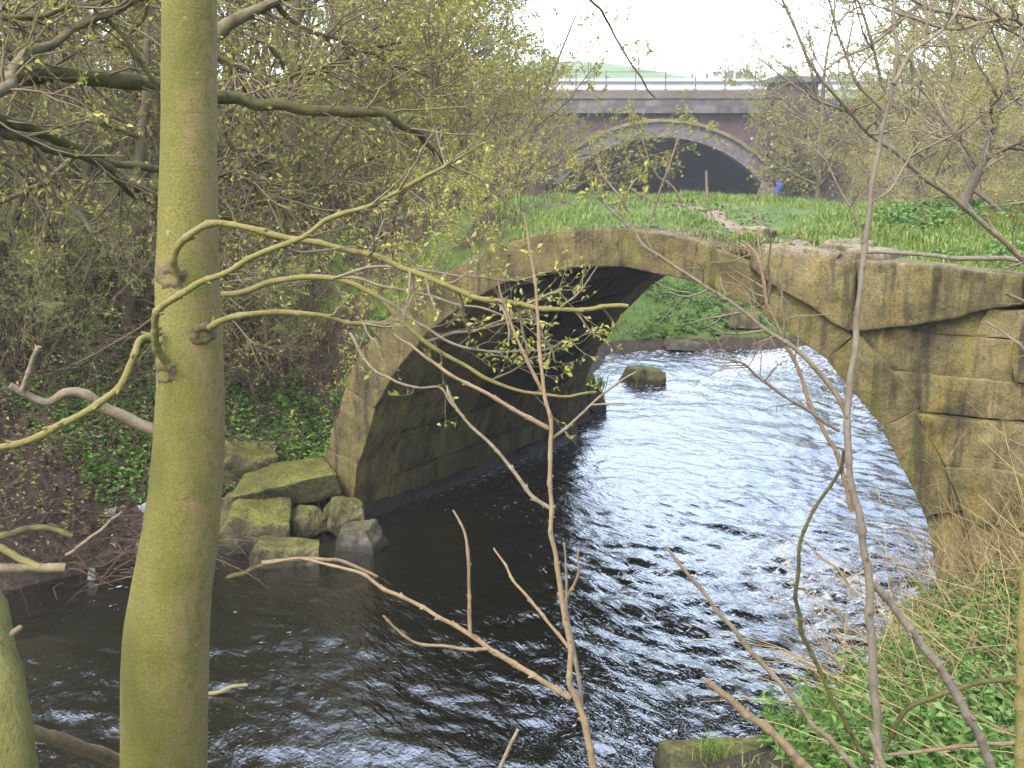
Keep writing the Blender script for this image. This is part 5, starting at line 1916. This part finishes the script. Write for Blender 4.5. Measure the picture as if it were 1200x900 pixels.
    scrub('undergrowth', 0, 0, 0, 0, 0, None, .72, [M['bg_twig'], M['bud']], .034, 4, 4, .0018, p=tsz(t[k], s[k], deck_z(t[k], s[k])))
    scrub('hedge', 520, -60, 110, 104, 108, lambda x, y: x > -99, .75, [M['bg_twig'], M['shrub_leaf']], .05, 4, 3)
    scrub('undergrowth', 500, -40, 70, 84, 160, lambda x, y: vnoise(xy3(x, y) * .05, 3) > -.1, .35, [M['tan_twig'], M['pale_grass']], .04, 4, 3)
    scrub('hedge', 420, -40, 120, 140, 145, lambda x, y: x > 30 - 0 * y, .8, [M['bg_twig'], M['shrub_leaf']], .05, 4, 3)
    scrub('undergrowth', 300, -12, -2.4, 9.3, 13, lambda x, y: (river_dist(x, y)[0] > .6) & (to_ts(x, y)[0] < -2.6), 1.4, [M['bramble'], M['shrub_leaf']], .032, 3)
    scrub('undergrowth', 420, 6.5, 26, 15.5, 44, lambda x, y: (river_dist(x, y)[0] > 1.0) & (x > 6.2 + (y - 15) * .31), 2.6, [M['tan_twig'], M['bud']], .040, 4)
    scrub('undergrowth', 420, -28, 40, 40, 56, lambda x, y: np.abs(x - (VX0 + VX1) / 2 - .3) > 7.0, 2.6, [M['bg_twig'], M['bud']], .045, 4, 3)
    # near bank under the camera
    mb = MB()
    p = scatter(rng, 9000, -5, 2.4, .8, 5, lambda x, y: river_dist(x, y)[0] > .4)
    blades(mb, p - [0, 0, .02], rng.uniform(.05, .14, len(p)), rng.uniform(.003, .006, len(p)), rng, 1.0)
    stuff(mb.build('grass', M['grass'], smooth_shade=False))
    # rusty bracken by the right trees, yellow flowers
    mb = MB()
    n = 420
    t = rng.uniform(4.5, 7.5, n)
    s = rng.uniform(2.7, 4.3, n)
    k = vnoise(np.stack([t, s, 0 * t], -1) * 1.5, 19) > -.1
    b = tsz(t[k], s[k], deck_z(t[k], s[k]))
    herbs(mb, b, rng.uniform(.03, .16, len(b)), rng, 7, .06, 0, .35)
    p = scatter(rng, 1300, 5.2, 11, 13, 18, lambda x, y: (river_dist(x, y)[0] > .5) & (vnoise(xy3(x, y) * .9, 15) + .3 * smooth(6, 9, x) > .1))
    herbs(mb, p, rng.uniform(.1, .45, len(p)), rng, 8, .11, 0, .35)
    stuff(mb.build('bracken', M['rust_leaf'], smooth_shade=False))


ground_cover()


def tuft(lab, x, y, z, n, h, mat, seed, spread=.12):
    rng = np.random.default_rng(seed)
    mb = MB()
    b = np.stack([rng.normal(0, spread, n), rng.normal(0, spread, n), np.zeros(n)], -1)
    blades(mb, b, rng.uniform(.6, 1.2, n) * h, np.full(n, h * .022), rng, 1.0)
    o = mb.build('grass_tuft', mat, smooth_shade=False)
    o.location = (x, y, z)
    tag(o, lab, 'grass tuft')


c = at_y(835, 878, 5.25)
tuft('short green tuft growing on the broad flat stone at the bottom edge', c[0], c[1], c[2] - .04, 160, .11, M['grass'], 6, .05)
c = at_y(688, 452, 14.6)
tuft('bright grass tuft on the low rock at the far corner of the arch', c[0], c[1], c[2] - .05, 300, .28, M['grass'], 3)


# driftwood and scraps on the left shore
def log(lab, pts, y, w0, w1, mk, seed):
    mb = MB()
    px_tube(mb, pts, y, w0, w1, sides=10, wob=.015, seed=seed)
    o = mb.build('driftwood', M[mk], origin=at_y(*pts[0], y if np.isscalar(y) else y[0]))
    tag(o, lab, 'driftwood', 'driftwood on the left shore')


log('pale broken branch end lying at the left picture edge by the water', [(-40, 668), (0, 664), (40, 665), (78, 667)], 7.6, 11, 10, 'drift', 1)
log('yellowish forked branch above the pale broken branch', [(-30, 628), (0, 640), (25, 655), (48, 665)], 7.6, 8, 9, 'limb', 2)
log('thick dark log across the top of the driftwood pile', [(-40, 632), (0, 628), (30, 620), (60, 618), (85, 628)], 7.9, 10, 6, 'bough', 3)
log('thin leaning stick in the driftwood pile', [(78, 650), (100, 635), (125, 615), (142, 598)], 7.9, 4, 3, 'pale_twig', 4)
log('dark stick hanging to the water beside the boulders', [(265, 680), (290, 668), (315, 661), (340, 656)], 8.2, 6, 4, 'bough', 5)
log('pale stick floating just right of the main trunk', [(243, 812), (265, 807), (290, 801)], 6.2, 6, 4, 'drift', 6)
log('reddish fallen branch trailing from the log shaped stone into the water', [(308, 660), (350, 654), (400, 658), (440, 675), (480, 700)], 8.2, 5, 3, 'red_stem', 7)


def brush_pile():
    rng = np.random.default_rng(44)
    mb = MB()
    n = 130
    c = at_y(110, 640, 8.0)
    S = np.stack([rng.normal(c[0], .55, n), rng.normal(c[1] + .3, .25, n), np.zeros(n)], -1)
    S[:, 2] = np.maximum(ground_z(S[:, 0], S[:, 1]), .02) + rng.uniform(0, .25, n)
    D = np.stack([rng.normal(0, 1, n), rng.normal(0, .5, n), rng.normal(-.1, .35, n)], -1)
    p, r = grow_level(rng, S, D, rng.uniform(.25, .9, n), rng.uniform(.003, .011, n), 6, .14, -.03, .4)
    tubes(mb, p, r, 5)
    o = mb.build('twig_pile', M['bramble'], smooth_shade=False)
    tag(o, 'drifted pile of dead twigs at the water edge left of the main trunk', 'twig pile')


brush_pile()
for i, (px, py, y, s, lab) in enumerate([(172, 568, 8.9, .12, 'torn white plastic scrap touching the left side of the main trunk'), (103, 520, 9.2, .05, 'small white scrap high in the brown brush'), (58, 545, 9.1, .06, 'white scrap caught on the brush at the left'),
                                         (130, 575, 8.8, .07, 'pale crumpled scrap in the middle of the litter'), (104, 655, 8.1, .05, 'bluish white scrap low on the twig pile by the water'), (163, 612, 8.6, .09, 'grey plastic strip behind the main trunk near the water')]):
    rng = np.random.default_rng(200 + i)
    U, W = np.meshgrid(np.linspace(-1, 1, 9), np.linspace(-1, 1, 9), indexing='ij')
    p = np.stack([U * s * .6, .02 + 0 * U, W * s], -1)
    p = p + np.stack([vnoise(p * 14 + i * 9, 1), vnoise(p * 14 + i * 9, 2), vnoise(p * 14 + i * 9, 3)], -1) * s * .45
    mb = MB()
    grid_mesh(mb, p)
    o = mb.build('plastic_scrap', M['white_scrap'])
    q = at_y(px, py, y)
    o.location = (q[0], q[1], max(gz(q[0], q[1]) + s * .4, .06))
    tag(o, lab, 'litter', 'plastic scraps on the left bank')


# ------------------------------------------------------------------ haze
def haze():
    m = bpy.data.materials.new('thin_damp_air')
    m.use_nodes = True
    nt = m.node_tree
    nt.nodes.remove(nt.nodes['Principled BSDF'])
    v = nt.nodes.new('ShaderNodeVolumePrincipled')
    v.inputs['Color'].default_value = (.93, .95, 1, 1)
    v.inputs['Density'].default_value = HAZE
    v.inputs['Anisotropy'].default_value = .2
    L(nt, v.outputs[0], nt.nodes['Material Output'].inputs['Volume'])
    mb = MB()
    V = [(x, y, z) for x in (-171, 171) for y in (-16, 262) for z in (-1.8, 48)]
    mb.add(V, [(0, 1, 3, 2), (4, 6, 7, 5), (0, 4, 5, 1), (2, 3, 7, 6), (0, 2, 6, 4), (1, 5, 7, 3)])
    o = mb.build('haze', m, smooth_shade=False)
    o['kind'] = 'stuff'


HAZE = .0010
if HAZE:
    haze()

# ------------------------------------------------------------------ light, sky, camera
SUN_EL, SUN_AZ = math.radians(52), math.radians(215)     # azimuth clockwise from +Y: behind and left of the camera
w = bpy.data.worlds.new('World')
SC.world = w
w.use_nodes = True
nt = w.node_tree
bg = nt.nodes['Background']
sky = nt.nodes.new('ShaderNodeTexSky')
sky.sky_type = 'NISHITA'
sky.sun_disc = False
sky.sun_elevation = SUN_EL
sky.sun_rotation = SUN_AZ
sky.air_density = 1.0
sky.dust_density = 3.0
# overcast: most of the blue goes out of the sky
bw = nt.nodes.new('ShaderNodeHueSaturation')
bw.inputs['Saturation'].default_value = .68
L(nt, sky.outputs[0], bw.inputs['Color'])
tcw = nt.nodes.new('ShaderNodeTexCoord')
spw = nt.nodes.new('ShaderNodeVectorMath')
spw.operation = 'DOT_PRODUCT'
spw.inputs[1].default_value = (.15, .86, .48)
L(nt, tcw.outputs['Generated'], spw.inputs[0])
cl = noise(nt, tcw.outputs['Generated'], 2.6, 5, .6)
thin = math_n(nt, 'ADD', spw.outputs['Value'], math_n(nt, 'MULTIPLY', math_n(nt, 'SUBTRACT', cl, .5), .9))
gain = ramp(nt, thin, [(.30, g(.5)), (.95, g(1))])
bright = mixc(nt, 1.0, bw.outputs[0], gain, 'MULTIPLY')
dbl = nt.nodes.new('ShaderNodeVectorMath')
dbl.operation = 'SCALE'
dbl.inputs['Scale'].default_value = 2.0
L(nt, bright, dbl.inputs[0])
L(nt, dbl.outputs[0], bg.inputs['Color'])
bg.inputs['Strength'].default_value = .15
sd = bpy.data.lights.new('sun', 'SUN')
sd.energy = .7
sd.angle = math.radians(14)
sd.color = (1, .95, .86)
so = bpy.data.objects.new('sun', sd)
COL.objects.link(so)
dv = Vector((math.sin(SUN_AZ) * math.cos(SUN_EL), math.cos(SUN_AZ) * math.cos(SUN_EL), math.sin(SUN_EL)))
so.rotation_euler = dv.to_track_quat('Z', 'Y').to_euler()
so.location = (0, -5, 20)

cd = bpy.data.cameras.new('camera')
cd.sensor_width = 36
cd.lens = 36 * F_PX / 1200
cd.clip_start = .05
cd.clip_end = 1000
co = bpy.data.objects.new('camera', cd)
COL.objects.link(co)
co.location = CAM
co.rotation_euler = (PI / 2 - PITCH, 0, 0)
SC.camera = co

vs = SC.view_settings
vs.view_transform = 'Standard'
vs.look = 'None'
vs.exposure = 2.6
vs.gamma = 1
SC.cycles.use_denoising = True
SC.cycles.max_bounces = 8
SC.cycles.volume_bounces = 1
SC.cycles.transparent_max_bounces = 8
